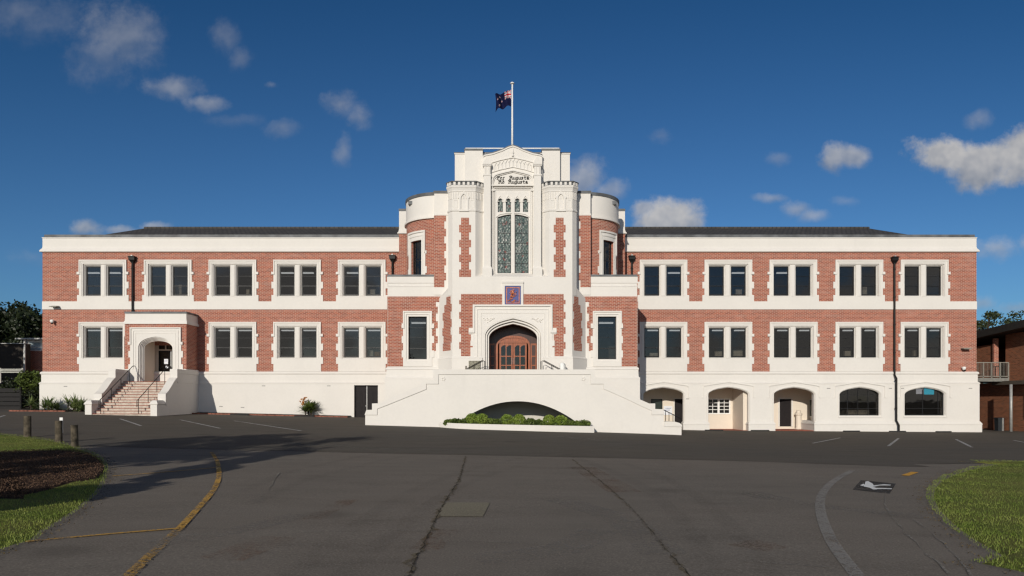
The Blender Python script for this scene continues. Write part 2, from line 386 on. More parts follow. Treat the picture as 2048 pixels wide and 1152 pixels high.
def m_paint(name, c, base, wear=.5, amax=1.0):
    """worn road paint: flakes away to tarmac"""
    t = NT(name); n = t.noise(22, 6, .8); n2 = t.noise(1.3, 3, .6); f = t.math('ADD', t.math('MULTIPLY', n, .68), t.math('MULTIPLY', n2, .32))
    fac = t.ramp(f, wear-.045, wear+.045, 0, amax); t.col(c); t.set(.8, 0, .2)
    tr = t.N.new('ShaderNodeBsdfTransparent'); mx = t.N.new('ShaderNodeMixShader'); t.l(fac, mx.inputs[0]); t.l(tr.outputs[0], mx.inputs[1]); t.l(t.b.outputs[0], mx.inputs[2]); t.l(mx.outputs[0], t.N['Material Output'].inputs[0]); return t.m
def m_emit(name, c, s):
    t = NT(name); t.col(c); t.b.inputs['Emission Color'].default_value = (*c, 1); t.b.inputs['Emission Strength'].default_value = s; return t.m
def m_steps(name):
    t = NT(name); n = t.noise(5, 5, .7); n2 = t.noise(22, 4, .7)
    c = t.mix(t.ramp(n, .35, .65), (.60, .54, .46), (.46, .40, .34)); c = t.mix(t.ramp(n2, .55, .75, 0, .5), c, (.20, .13, .11)); t.col(c); t.set(.85, 0, .2); return t.m
def m_lawn(name):
    t = NT(name); n = t.noise(.7, 4, .6); n2 = t.noise(14, 4, .7)
    c = t.mix(t.ramp(n, .35, .65), (.12, .165, .025), (.20, .20, .05)); c = t.mix(t.ramp(n2, .4, .7, 0, .6), c, (.10, .085, .04)); t.col(c); t.set(.9, 0, .1); t.bump(n2, .8, .03); return t.m
def m_mulch(name):
    t = NT(name); n = t.noise(18, 5, .75); n2 = t.noise(1.4, 3)
    c = t.mix(t.ramp(n, .35, .7), (.025, .016, .012), (.13, .075, .05)); c = t.mix(t.ramp(n2, .5, .8, 0, .5), c, (.18, .10, .07)); t.col(c); t.set(.95, 0, .1); t.bump(n, 1, .04); return t.m

PL = m_plaster('painted_render'); PL2 = m_plaster('painted_render_beige', (.74, .66, .56), .04)  # second render is a warmer beige for porch and loggia interiors
BR = m_brick('red_brick'); DBR = m_brick('brown_brick', 1, True, False); OBR = m_brick('orange_brick', 1.0, False, False)
LEAD = m_flat('lead_flashing', (.11, .115, .12), .6, .0, .4, .35, 1.5)
ROOF = m_roof('roof_tiles'); FRAME = m_flat('dark_aluminium', (.018, .018, .019), .45, 0, .25)
GL = m_glass('window_glass'); LG = m_leaded('leaded_glass'); BLACK = m_flat('black_iron', (.010, .010, .010), .5, 0, .2)
ROOM = m_flat('room_paint', (.16, .15, .14), .9, 0, .1); FLOORM = m_flat('room_carpet', (.05, .05, .06), .95, 0, .1)
WOOD = m_wood('varnished_wood'); DWOOD = m_wood('dark_wood', (.055, .018, .01)); WHITE = m_flat('white_paint', (.8, .8, .78), .5, 0, .4, .03)
DOORM = m_flat('charcoal_door', (.020, .017, .018), .6, 0, .12); LAMP = m_emit('lit_tube', (.9, .95, 1.0), 1.1)
STEP = m_steps('step_concrete'); TILE = m_flat('terracotta_nosing', (.30, .085, .05), .7, 0, .3, .3, 9)
BLUE = m_flat('crest_blue', (.03, .045, .22), .5); ORANGE = m_flat('crest_orange', (.46, .14, .06), .5, 0, .4, .3, 12)
PAPER = m_flat('paper', (.75, .77, .82), .7, 0, .2, .05); METAL = m_flat('galvanised_steel', (.38, .38, .37), .5, .3, .5)
ASPH = m_asphalt('old_tarmac', (.180, .160, .136), (.198, .172, .144)); ASPH2 = m_asphalt('newer_tarmac', (.108, .099, .086), (.118, .104, .086))
SOIL = m_flat('dark_soil', (.018, .014, .012), .95, 0, .1, .5, 20); KERBB = m_flat('red_edging_brick', (.25, .10, .07), .85, 0, .2, .35, 8)
LEAF = m_leaf('shrub_leaf', (.045, .075, .016), (.15, .20, .04)); LEAFB = m_leaf('box_leaf', (.14, .22, .03), (.30, .38, .07))
LEAFD = m_leaf('tree_leaf', (.010, .017, .007), (.032, .044, .016), .5, .15); LEAFS = m_leaf('spiky_leaf', (.07, .12, .04), (.22, .26, .09), .5, .2)
LEAFT = m_leaf('pale_tree_leaf', (.03, .045, .018), (.085, .10, .045), .5, .2)
BARK = m_flat('bark', (.06, .045, .035), .9, 0, .1, .4, 10); GRASS = m_leaf('grass_blade', (.13, .20, .022), (.30, .34, .08), .6, .3)
POST = m_flat('timber_post', (.085, .07, .05), .85, 0, .2, .4, 9)
FLOW = m_leaf('orange_flower', (.45, .12, .02), (.7, .35, .08), .5, .3)

# ------------------------------------------------------------------ ground
def grid_mesh(name, xs, ys, zf, mat, uvs=False):
    X, Y = np.meshgrid(xs, ys, indexing='ij'); Z = zf(X, Y); n, m = X.shape
    co = np.stack([X, Y, Z], -1).reshape(-1, 3)
    i = np.arange((n-1)*(m-1)); a = (i//(m-1))*m+i % (m-1)
    fa = np.stack([a, a+m, a+m+1, a+1], -1)
    me = bpy.data.meshes.new(name); me.vertices.add(len(co)); me.vertices.foreach_set('co', co.ravel())
    me.loops.add(fa.size); me.loops.foreach_set('vertex_index', fa.ravel().astype(np.int32)); me.polygons.add(len(fa))
    me.polygons.foreach_set('loop_start', np.arange(0, fa.size, 4, dtype=np.int32)); me.update(calc_edges=True); me.materials.append(mat)
    me.polygons.foreach_set('use_smooth', [True]*len(fa))
    o = bpy.data.objects.new(name, me); COL.objects.link(o); return o
ax = np.arange(-70, 70.01, .5); far = np.array([80, 100, 130, 180, 260, 400, 700, 1200, 2500])
ay = np.arange(-70, 60.01, .5)
struct(grid_mesh('ground', np.r_[-far[::-1], ax, far], np.r_[-far[::-1], ay, far[1:]-20], gz, ASPH))
def drape(name, A, B, m, dz, mat):
    """sheet between two point rows A and B (same length), laid on the ground"""
    A = np.array(A, float); B = np.array(B, float); t = np.linspace(0, 1, m+1)
    P = A[:, None]*(1-t)[None, :, None]+B[:, None]*t[None, :, None]; n = len(A)
    z = gz(P[..., 0], P[..., 1])+dz; vs = np.dstack([P, z]).reshape(-1, 3)
    mb = MB(); mb.add(vs.tolist(), [(i*(m+1)+j, (i+1)*(m+1)+j, (i+1)*(m+1)+j+1, i*(m+1)+j+1) for i in range(n-1) for j in range(m)])
    o = mb.build(name, mat); return o
def resample(P, step, closed=False):
    P = np.array(P, float)
    if closed: P = np.vstack([P, P[:1]])
    # Catmull-Rom
    Q = []
    n = len(P)
    for i in range(n-1):
        p0 = P[i-1] if i > 0 else (P[-2] if closed else P[0]*2-P[1]); p1 = P[i]; p2 = P[i+1]
        p3 = P[i+2] if i+2 < n else (P[1] if closed else P[-1]*2-P[-2])
        k = max(2, int(np.linalg.norm(p2-p1)/step))
        for j in range(k):
            t = j/k; Q.append(.5*((2*p1)+(-p0+p2)*t+(2*p0-5*p1+4*p2-p3)*t*t+(-p0+3*p1-3*p2+p3)*t**3))
    if not closed: Q.append(P[-1])
    return np.array(Q)
def ribbon(name, pts, w, dz, mat, step=.4, jit=0, mcount=1):
    P = resample(pts, step); T = np.gradient(P, axis=0); T /= np.linalg.norm(T, axis=1)[:, None]; Nn = np.stack([-T[:, 1], T[:, 0]], 1)
    ww = np.full(len(P), w/2)
    if jit:
        ww = ww*(1+rng.normal(0, jit, len(P))); P = P+Nn*(rng.normal(0, jit*w, len(P)))[:, None]
    return drape(name, P-Nn*ww[:, None], P+Nn*ww[:, None], mcount, dz, mat)
# newer dark tarmac in front of the building
seam = [G(*p) for p in ((-60, 884), (60, 888), (330, 897), (600, 903), (820, 908), (1024, 912), (1300, 918), (1500, 923), (1700, 930), (1860, 934), (1990, 927))]
seam = resample([(-60, seam[0][1]+1)]+seam+[(40, -25), (60, -24)], .6)
struct(drape('road', seam, [(p[0], 22.0) for p in seam], 90, .006, ASPH2))

YB = (.046*1.1, .04, .036)
PW = m_paint('white_line_paint', (.42, .42, .41), (.084, .074, .061), .44); PY = m_paint('yellow_line_paint', (.58, .33, .07), (.15, .126, .098), .485)
PYW = m_paint('worn_yellow_paint', (.50, .29, .07), (.15, .126, .098), .535); PG = m_paint('faded_line_paint', (.36, .34, .31), (.15, .126, .098), .45, .62)
for a, b in (((240, 838), (282, 852)), ((360, 840), (440, 857)), ((468, 842), (602, 862)), ((1625, 887), (1680, 876)), ((1777, 892.5), (1797, 877)),
             ((1912, 879), (1944, 895)), ((2027, 881), (2070, 889)), ((-10, 838), (10, 831))):
    struct(ribbon('parking_line', [G(*a), G(*b)], .11, .012, PW))
yl = [(423, 905), (430, 915), (435, 925), (438, 945), (436, 962), (424, 985), (392, 1022), (360, 1057)]
struct(ribbon('yellow_curve_line', [G(*p) for p in yl], .095, .012, PY))
struct(ribbon('yellow_curve_line', [G(*p) for p in ((360, 1057), (330, 1085), (300, 1112), (258, 1152), (200, 1200))], .11, .012, PYW))
struct(ribbon('yellow_cross_line', [G(50, 1085), G(200, 1071), G(358, 1058)], .07, .0125, m_paint('cross_line_paint', (.58, .33, .07), (0, 0, 0), .455)))
struct(ribbon('yellow_cross_line', [G(225, 953), G(330, 945), G(432, 936)], .07, .0125, m_paint('cross_line_paint', (.58, .33, .07), (0, 0, 0), .455)))
struct(ribbon('yellow_ground_mark', [G(384, 990), G(408, 988)], .5, .011, m_paint('ghost_yellow_paint', (.30, .18, .05), (.15, .126, .098), .60)))
struct(ribbon('white_curve_line', [G(*p) for p in ((1705, 942), (1672, 960), (1650, 980), (1640, 1005), (1645, 1040), (1664, 1085), (1690, 1122), (1720, 1160), (1750, 1200))], .14, .012, PG))
struct(ribbon('yellow_dash', [G(1810, 952), G(1830, 945)], .15, .012, m_paint('yellow_dash_paint', (.70, .36, .05), (0, 0, 0), .40)))
cp = [G(*p) for p in ((893, 1006), (980, 1006), (966, 1034), (872, 1034))]
struct(drape('concrete_patch', [cp[3], cp[2]], [cp[0], cp[1]], 2, .008, m_asphalt('concrete_cover', (.20, .185, .135), (.24, .21, .155))))
sy = [G(*p) for p in ((1722, 961), (1792, 968), (1780, 988), (1705, 980))]
struct(drape('painted_pad', [sy[3], sy[2]], [sy[0], sy[1]], 2, .008, m_paint('black_pad', (.05, .048, .046), (0, 0, 0), .46, .7)))
CRK = m_paint('crack_fill', (.04, .033, .02), (0, 0, 0), .485, .85); CRKE = m_paint('crumbled_edge', (.16, .13, .085), (0, 0, 0), .50)
for pts, w in ((((932, 913), (926, 935), (918, 960), (890, 1005), (862, 1060), (838, 1110), (815, 1155), (795, 1200)), .018), (((1145, 919), (1200, 962), (1250, 1005), (1300, 1060), (1345, 1115), (1385, 1160), (1410, 1190)), .012)):
    g = [G(*p) for p in pts]
    struct(ribbon('ground_crack', g, w*3.2, .008, CRKE, .1, .5)); struct(ribbon('ground_crack', g, w, .0105, CRK, .08, .6))
for pts in (((1120, 1017), (1250, 1020), (1500, 1027), (1640, 1033)), ((600, 1066), (760, 1062), (880, 1064)), ((900, 1084), (1000, 1086), (1120, 1090)), ((1350, 1110), (1500, 1124), (1660, 1136)),
            ((1830, 1040), (1900, 1100), (1950, 1160)), ((1770, 985), (1775, 1020), (1830, 1085), (1900, 1150)), ((560, 945), (540, 975), (535, 985))):
    struct(ribbon('scuff_line', [G(*p) for p in pts], .02, .0085, m_paint('scuff', (.26, .235, .20), (0, 0, 0), .5), .2, .5))

# ------------------------------------------------------------------ the school
school = empty('school_building', (0, 0, 0), 'long two storey red brick school building with cream stonework, central tower and stairs', 'building')
def P(mb, name, mat=PL, **kw): return mb.build(name, mat, school, **kw)

UP = [206.4, 336.7, 465.8, 594.9, 724.0, 1326.5, 1456.0, 1585.8, 1717.6, 1847.9]
LOW = [206.4, None, 465.8, 594.9, 724.0, 1326.5, 1456.0, 1586.5, 1717.6, 1847.9]
def opening(c, top): return R(c-40, top-4, c+40, top+62)
sub = [opening(c, 532) for c in UP]+[opening(c, 656) for c in LOW if c]
XL, XR = fx(85), fx(1953)
b = MB(); b.rects([(XL, fz(743), XR, fz(504))], sub+[(fx(280), fz(743), fx(395), fz(690))], 0, .34)
b.rects([(XL, fz(743), XR, fz(504))], [], 13.0, 13.3); b.box(XL, XL+.3, .341, 12.999, fz(743), fz(504)); b.box(XR-.3, XR, .341, 12.999, fz(743), fz(504))
P(b, 'wall', BR)
main = [(XL, 0), (XR, 0), (XR, 13.3), (XL, 13.3)]
def hollow(mb, poly, prof, inset=.5):
    """ring wall following the plan polygon: outer loft plus top; back side left open inside the roof"""
    return mb.loft(poly, prof)
P(MB().loft(main, [(.12, fz(504)), (.13, fz(502.6)), (.10, fz(500)), (.05, fz(498)), (.02, fz(496.5)), (.0, fz(493)), (.0, fz(477)), (.03, fz(476.4)), (.03, fz(475))]), 'parapet')
P(MB().loft(main, [(-.02, fz(475)), (-.02, fz(473.6)), (-.06, fz(473.4)), (-.07, fz(468.6)), (-.2, fz(467.8))]), 'parapet_coping', LEAD)
# first floor band, then the surrounds
sub = [R(775, 603, 1276, 619)]
for r_ in ((85, 603, 775, 619), (1276, 603, 1953, 619)): P(MB().rects([R(*r_)], [], -.05, .0), 'string_course')
x0, x1 = fx(84.2), fx(1953.8)
roof = MB(); rx0, rx1, rz0 = -29.4, 28.6, fz(474); rid = [(-28.0, 7, 14.75), (27.2, 7, 14.75)]
roof.add([(rx0, .7, rz0), (rx1, .7, rz0), (rx1, 12.7, rz0), (rx0, 12.7, rz0), rid[0], rid[1]], [(0, 1, 5, 4), (1, 2, 5), (2, 3, 4, 5), (3, 0, 4), (0, 3, 2, 1)])
P(roof, 'roof', ROOF)
P(MB().tube([(rid[0][0], 7, 14.78), (rid[1][0], 7, 14.78)], .10, 8), 'roof_ridge', ROOF)

def surround(c, top, bot, quoins, d=0, hw=47.5, ow=51.5, y=0.0, lo=40, name='window_surround', inner=None, clipx=None):
    """quoined, stepped surround of a pair of lights; top = top of glass in the photograph's rows"""
    T = top
    add = [R(c-hw, T-12, c+hw, bot, d)]+[R(c-ow, a, c+ow, e, d) for a, e in quoins]
    if clipx: add = [(r[0], r[1], min(r[2], fx(clipx, d)), r[3]) for r in add]
    s = S(d); b = MB()
    b.rects(add, [R(c-lo, T-4, c+lo, T+62, d)], y-.05, y+.02)
    # hood mould
    m = [R(c-hw, T-12, c+hw, T-9.6, d), R(c-hw, T-9.6, c-hw+2.2, T+12, d), R(c+hw-2.2, T-9.6, c+hw, T+12, d), R(c-ow, T+12, c-hw+2.2, T+17.2, d), R(c+hw-2.2, T+12, c+ow, T+17.2, d)]
    if clipx: m = [(r[0], r[1], min(r[2], fx(clipx, d)), r[3]) for r in m]
    b.rects(m, [], y-.10, y-.0505)
    m2 = [R(c-hw+4.2, T-7.6, c+hw-4.2, T-6.2, d), R(c-hw+4.2, T-6.2, c-hw+5.4, T+60, d), R(c+hw-5.4, T-6.2, c+hw-4.2, T+60, d)]
    b.rects(m2, [], y-.075, y-.0505)
    # inner order with the mullion
    b.rects([R(c-lo-.1, T-4.1, c+lo+.1, T+62.1, d)], [R(c-38.4, T-1.9, c-5.4, T+60, d), R(c+5.4, T-1.9, c+38.4, T+60, d)], y+.03, y+.12)
    b.rects([R(c-lo, T-4, c+lo, T+62, d)], [R(c-37.2, T-.4, c-6.8, T+58.9, d), R(c+6.8, T-.4, c+37.2, T+58.9, d)], y+.121, y+.34)
    # splayed mullion face and sloping sill
    mx = fx(c, d); w = 3.0/s; z0 = fz(T+60, d); z1 = fz(T-2, d)
    b.add([(mx-w, y-.03, z0), (mx+w, y-.03, z0), (mx+w+.08, y+.03, z0), (mx-w-.08, y+.03, z0), (mx-w, y-.03, z1), (mx+w, y-.03, z1), (mx+w+.08, y+.03, z1), (mx-w-.08, y+.03, z1)],
          [(0, 1, 5, 4), (1, 2, 6, 5), (3, 0, 4, 7), (0, 3, 2, 1), (4, 5, 6, 7)])
    b.side([(y-.055, fz(T+62.6, d)), (y-.055, fz(T+61.6, d)), (y+.03, fz(T+59.4, d)), (y+.03, fz(T+62.6, d))], fx(c-lo+.3, d), fx(c+lo-.3, d))
    return P(b, name)
def window(cx0, cx1, top, bot, d, bars, lab=None, yy=.20, th=.045):
    """dark aluminium light: frame with transoms, pane as sub-part. y = depth of the frame behind the wall face at d"""
    x0, z0, x1, z1 = R(cx0, top, cx1, bot, d); Y = -d+yy; b = MB()
    s = .048
    b.rects([(x0, z0, x1, z1)], [(x0+s, z0+s, x1-s, z1-s)], Y, Y+.06)
    for py, k in bars:
        z = fz(py, d); b.rects([(x0+s, z-k/2, x1-s, z+k/2)], [], Y+.004, Y+.056)
    if bars:
        zb = fz(bars[-1][0], d); w = .028   # opening sash at the foot
        b.rects([(x0+s, z0+s, x1-s, zb-bars[-1][1]/2)], [(x0+s+w, z0+s+w, x1-s-w, zb-bars[-1][1]/2-w*.6)], Y-.008, Y+.05)
    f = P(b, 'window', FRAME)
    g = MB().box(x0+.02, x1-.02, Y+.028, Y+.032, z0+.02, z1-.02)
    g.build('pane', GL, f)
    return f
QU = [(544, 549.2), (563.8, 577), (590.2, 603)]
QL = [(668, 673.2), (687.5, 700.8), (714.5, 728)]
for i, c in enumerate(UP):
    surround(c, 532, 603, QU)
    for a, e in ((c-37, c-7), (c+7, c+37)): window(a, e, 532, 590, 0, [(551.3, .022), (570.8, .035)])
for i, c in enumerate(LOW):
    if c is None: continue
    surround(c, 656, 743, QL, clipx=249.5 if i == 0 else None)
    for a, e in ((c-37, c-7), (c+7, c+37)): window(a, e, 656, 714, 0, [(675.5, .022), (694.8, .04)])

# rooms behind the windows
def room(x0, x1, y0, y1, z0, z1, back=None):
    b = MB(); b.mi = 0
    b.add([(x0, y0, z0), (x1, y0, z0), (x1, y1, z0), (x0, y1, z0), (x0, y0, z1), (x1, y0, z1), (x1, y1, z1), (x0, y1, z1)],
          [(4, 7, 6, 5), (3, 2, 6, 7), (0, 3, 7, 4), (2, 1, 5, 6)])
    b.mi = 1; b.add([(x0, y0, z0), (x1, y0, z0), (x1, y1, z0), (x0, y1, z0)], [(0, 1, 2, 3)])
    return P(b, 'interior_room', [ROOM, FLOORM])
for a, e in ((-30.5, -25.6), (-25.4, -20.1), (-20.0, -11.6), (-11.4, -7.4), (7.4, 12.0), (12.1, 16.2), (16.3, 20.7), (20.8, 25.0), (25.1, 30.2)):
    if a != -25.4: room(a, e, .345, 5.0, 2.85, 7.25)
    room(a, e, .345, 5.0, 7.55, 11.6)
room(-25.5, -20.05, .8, 5.0, 2.86, 7.24)

# plinths -------------------------------------------------------
P(MB().loft(main, [(.05, fz(768)), (.05, fz(749)), (.10, fz(748)), (.11, fz(746)), (.08, fz(744.2)), (.02, fz(743))]), 'plinth_cap')
P(MB().loft(main, [(.14, fz(768)), (.15, fz(766.5)), (.12, fz(765.2)), (.055, fz(763.5))]), 'plinth_moulding')
YP = -.12
def tudor(xc, h, zs, za, n=32, k=.34, p=3.0):
    H = za-zs; out = []
    for i in range(n+1):
        t = -math.cos(math.pi*i/n); out.append((xc+h*t, zs+H*((1-k)*max(0, 1-abs(t)**p)**.5+k*(1-abs(t)))))
    return out
zb = -1.2; ARCH = [1326.5, 1456, 1587]; AWIN = [1718, 1848]
zsp, zap = fz(789.5), fz(774.2); hw = 41/S(0)
outer = [(XL-.12, zb)]
dx0, dx1 = fx(709), fx(756.5)
outer += [(dx0, zb), (dx0, fz(770.5)), (dx1, fz(770.5)), (dx1, zb)]
for c in ARCH:
    xc = fx(c); outer += [(xc-hw, zb)]+tudor(xc, hw, zsp, zap)+[(xc+hw, zb)]
outer += [(XR+.12, zb), (XR+.12, fz(768)), (XL-.12, fz(768))]
holes = [[(fx(c)-hw, fz(831)), *tudor(fx(c), hw, zsp, zap), (fx(c)+hw, fz(831))] for c in AWIN]
b = MB().prism(outer, YP, .34, holes)
b.box(XL-.12, XL+.3, .3401, 13.3, zb, fz(768)); b.box(XR-.3, XR+.12, .3401, 13.3, zb, fz(768))
P(b, 'basement_wall')
# arch mouldings: raised ring, and hood mould above
def archring(mb, xc, h0, h1, zs, za, y0, y1, foot, dz=0, k=.34):
    o = tudor(xc, h1, zs, za+(h1-h0)*.9+dz, k=k); i = tudor(xc, h0, zs, za, k=k)
    mb.prism([(xc-h0, foot)]+i+[(xc+h0, foot), (xc+h1, foot)]+o[::-1]+[(xc-h1, foot)], y0, y1)
b = MB()
for c in ARCH+AWIN:
    xc = fx(c); ft = fz(850) if c in ARCH else fz(834)
    archring(b, xc, hw+.03, hw+.11, zsp, zap+.02, YP-.035, YP-.0005, ft)
    archring(b, xc, hw-.035, hw+.005, zsp, zap-.035, YP+.06, YP+.2, fz(862) if c in ARCH else fz(831.2))
    # hood
    s = S(0)
    hp = [(xc-50/s, fz(772.5)), (xc-46/s, fz(770.5)), (xc-24/s, fz(767)), (xc, fz(763.2)), (xc+24/s, fz(767)), (xc+46/s, fz(770.5)), (xc+50/s, fz(772.5))]
    lo = [(x, z-.055) for x, z in hp]
    b.prism(hp+lo[::-1], YP-.06, YP-.0005)
    for sx in (-1, 1):
        xa = xc+sx*50/s; b.box(min(xa, xa-sx*.04), max(xa, xa-sx*.04), YP-.04, YP-.0005, fz(795), fz(774.2)); b.box(min(xa, xa+sx*.16), max(xa, xa+sx*.16), YP-.04, YP-.0005, fz(796), fz(794.8))
    if c in AWIN: b.side([(YP-.05, fz(835)), (YP-.05, fz(834)), (YP+.1, fz(831.2)), (YP+.1, fz(835))], xc-hw-.05, xc+hw+.05)
# recessed rectangular panels between the arches
for a, e in ((1384, 1397), (1513, 1527), (1642, 1660), (1772, 1776)):
    b.rects([R(a, 768, e, 795)], [R(a+.8, 768.8, e-.8, 794.2)], YP-.012, YP-.0005)
for a in (1276+6, 1400, 1530, 1660, 1793, 1901): b.rects([R(a, 769.6, a+24, 770.3)], [], YP-.02, YP-.0005)
P(b, 'arch_mouldings')
for a, e in ((fx(1366)+.06, fx(1415)-.03), (fx(1497)+.03, fx(1546)-.03), (fx(1628)+.03, XR)):
    pol = [(a, YP), (e, YP), (e, .3), (a, .3)] if e != XR else [(a, YP), (e+.12, YP), (e+.12, 13.2), (a, 13.2)]
    b = MB(); b.loft(pol, [(.10, -1.2), (.10, fz(850)), (.12, fz(848.5)), (.11, fz(847)), (.04, fz(843.5)), (.0, fz(842))]); P(b, 'base_moulding')
# vents on the basement walls
b = MB()
for a, py in ((130, 772), (525, 771), (655, 771), (440, 812), (483, 814), (1370, 797), (1652, 776), (1775, 776), (1799, 776), (1935, 776)): b.rects([R(a, py, a+7, py+1.6)], [], YP-.006, YP+.004)
P(b, 'air_vent', m_flat('vent_grey', (.30, .29, .27), .8))  # plain grey strips for the vents

# arched basement windows: frame + pane + glazing bars
for i, c in enumerate(AWIN):
    xc = fx(c); h = hw; z0 = fz(831)
    o = [(xc-h, z0)]+tudor(xc, h, zsp, zap)+[(xc+h, z0)]; inn = [(xc-h+.05, z0+.06)]+tudor(xc, h-.05, zsp, zap-.06)+[(xc+h-.05, z0+.06)]
    b = MB().prism(o, .14, .20, [inn])
    for k in ((-20.5, 20.5) if i == 0 else (0.0, 31)): b.box(xc+k/S(0)-.018, xc+k/S(0)+.018, .146, .196, z0+.05, zsp+.36)
    if i == 0: b.box(xc-.015, xc+.015, .147, .195, z0+.05, zap-.1)
    for py in ((790, 803.5, 817) if i == 0 else (817,)): b.box(xc-h+.04, xc+h-.04, .145, .197, fz(py)-.015, fz(py)+.015)
    if i == 1:
        b.box(xc-h+.04, xc, .145, .197, fz(803.5)-.01, fz(803.5)+.01)
    f = P(b, 'arched_window', FRAME)
    g = MB().prism(o, .169, .171); g.build('pane', GL, f)
room(20.9, 25.0, .345, 5, -.35, 2.6); room(25.1, 30.2, .345, 5, -.35, 2.6)

# loggia behind the open arches
b = MB(); lx0, lx1, ly, lc, lf = fx(1284), 20.75, 2.5, 2.58, -.36
b.add([(lx0, .34, lf), (lx1, .34, lf), (lx1, ly, lf), (lx0, ly, lf), (lx0, .34, lc), (lx1, .34, lc), (lx1, ly, lc), (lx0, ly, lc)], [(4, 7, 6, 5), (0, 3, 7, 4), (2, 1, 5, 6)])
dl = -ly
bw_holes = []
def rr(a, t, e, bo): return R(a, t, e, bo, dl)
openb = [rr(1302, 798, 1325, 822), rr(1349, 798, 1368, 858), rr(1416, 799, 1458, 826), rr(1559, 798, 1582.5, 853)]
b.rects([(lx0, lf-.3, lx1, lc)], openb, ly, ly+.15)
b.rects([(lx0, lc-.62, lx1, lc)], [], ly-.06, ly-.0005)
for x in (15.35,): b.box(x, x+.28, .3401, ly-.001, lf, lc)
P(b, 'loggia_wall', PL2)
P(MB().box(lx0, lx1, -.08, ly, -.6, lf+.02), 'loggia_step', TILE)
for r in (openb[1], openb[3]): P(MB().rects([(r[0]-.01, r[1]-.01, r[2]+.01, r[3]+.01)], [], ly+.06, ly+.10), 'loggia_door', DOORM)
f = P(MB().rects([openb[0]], [(openb[0][0]+.05, openb[0][1]+.05, openb[0][2]-.05, openb[0][3]-.05)], ly+.03, ly+.08), 'loggia_window', FRAME)
MB().box(openb[0][0]+.01, openb[0][2]-.01, ly+.05, ly+.06, openb[0][1]+.01, openb[0][3]-.01).build('pane', m_flat('dark_pane', (.03, .04, .035), .15), f)
x0, z0, x1, z1 = openb[2]; mid = (x0+x1)/2; b = MB().rects([(x0-.08, z0-.08, x1+.08, z1+.06)], [(x0, z0, mid-.07, z1), (mid+.07, z0, x1, z1)], ly-.03, ly+.06)
for a, e in ((x0, mid-.07), (mid+.07, x1)):
    b.box((a+e)/2-.018, (a+e)/2+.018, ly+.0, ly+.05, z0, z1)
    for k in (1, 2, 3): zz = z0+(z1-z0)*k/4; b.box(a, e, ly+.001, ly+.049, zz-.02, zz+.02)
f = P(b, 'loggia_window', WHITE); MB().box(x0-.02, x1+.02, ly+.051, ly+.06, z0-.02, z1+.02).build('pane', m_flat('black_pane', (.015, .015, .015), .12), f)
b = MB(); x0, z0, x1, z1 = openb[3]; b.rects([(x0-.1, z0, x1+.1, z1+.1)], [(x0, z0, x1, z1)], ly-.04, ly-.0005); P(b, 'door_frame', PL); b = MB(); x0, z0, x1, z1 = openb[1]; b.rects([(x0-.08, z0, x1+.08, z1+.08)], [(x0, z0, x1, z1)], ly-.04, ly-.0005)
P(b, 'door_frame', PL)
# small fluted half column and narrow side door at the right end of the loggia
b = MB().lathe((19.75, 2.05, lf), [(.24, 0), (.24, .08), (.2, .12), (.19, .95), (.25, 1.02), (.25, 1.1), (.16, 1.16), (.15, 1.3), (.05, 1.34)], 14)
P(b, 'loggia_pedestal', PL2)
P(MB().box(lx1-.05, lx1-.001, .9, 1.9, lf, 1.7), 'side_door', DOORM)
for k in range(1):
    b = MB(); b.box(lx1-.06, lx1-.001, 1.98, 2.45, .5, 1.72)
    f = P(b, 'side_window', WHITE); MB().box(lx1-.07, lx1-.061, 2.02, 2.41, .55, 1.68).build('pane', m_flat('side_pane', (.05, .055, .05), .2), f)

# basement double door on the left
x0, x1 = fx(711.5, 0), fx(755.8, 0); zt = fz(771.5); z0 = .3
b = MB()
xm = (x0+x1)/2-.02
for a, e in ((dx0+.04, xm-.012), (xm+.012, dx1-.02)):
    b.box(a, e, .12, .17, z0, fz(771.2)); w = e-a
    for zz in ((z0+.3, z0+1.0), (z0+1.12, z0+1.95)):
        for kk in ((.08, .46), (.54, .92)): b.rects([(a+w*kk[0], zz[0], a+w*kk[1], zz[1])], [(a+w*kk[0]+.035, zz[0]+.04, a+w*kk[1]-.035, zz[1]-.04)], .105, .1195)
dd = P(b, 'basement_door', DOORM)
MB().box(xm-.012, xm+.018, .10, .13, z0, fz(771.2)).build('weather_strip', WHITE, dd); MB().box(xm-.09, xm-.05, .07, .12, z0+.95, z0+1.0).build('handle', METAL, dd)
P(MB().box(dx0, dx1, .2, .3, -.5, fz(770.5)), 'door_backing', DOORM)

# downpipes ------------------------------------------------------
def downpipe(px, y0, y1, d=0, kink=False):
    x = fx(px, d); Y = -d-.12; zt = fz(y0+9, d); zb_ = fz(y1, d)
    if kink: pts = [(x, Y, zt), (x, Y, fz(750)), (x+.02, Y-.18, fz(757)), (x+.02, Y-.18, fz(841)), (x+.10, Y-.32, fz(850)), (x+.10, Y-.32, fz(863))]
    else: pts = [(x, Y, zt), (x, Y, zb_)]
    b = MB().tube(pts, .065, 10)
    zz = zt-.5
    while zz > pts[-1][2]+.2:
        yy = Y if (not kink or zz > fz(752)) else Y-.18; b.lathe((x if (not kink or zz > fz(841)) else x+.08, yy, zz), [(.085, 0), (.085, .07)], 10); zz -= 1.83
    o = P(b, 'downpipe', BLACK)
    h = MB().loft([(x-.13, Y-.1), (x+.13, Y-.1), (x+.13, Y+.11), (x-.13, Y+.11)], [(-.05, zt-.08), (.0, zt+.03), (.06, zt+.1), (.06, zt+.27), (.09, zt+.29), (.09, zt+.34)])
    h.build('rainwater_head', BLACK, o); MB().box(x-.05, x+.05, Y-.12, Y+.05, zt+.341, zt+.42).build('outlet_cap', METAL, o)
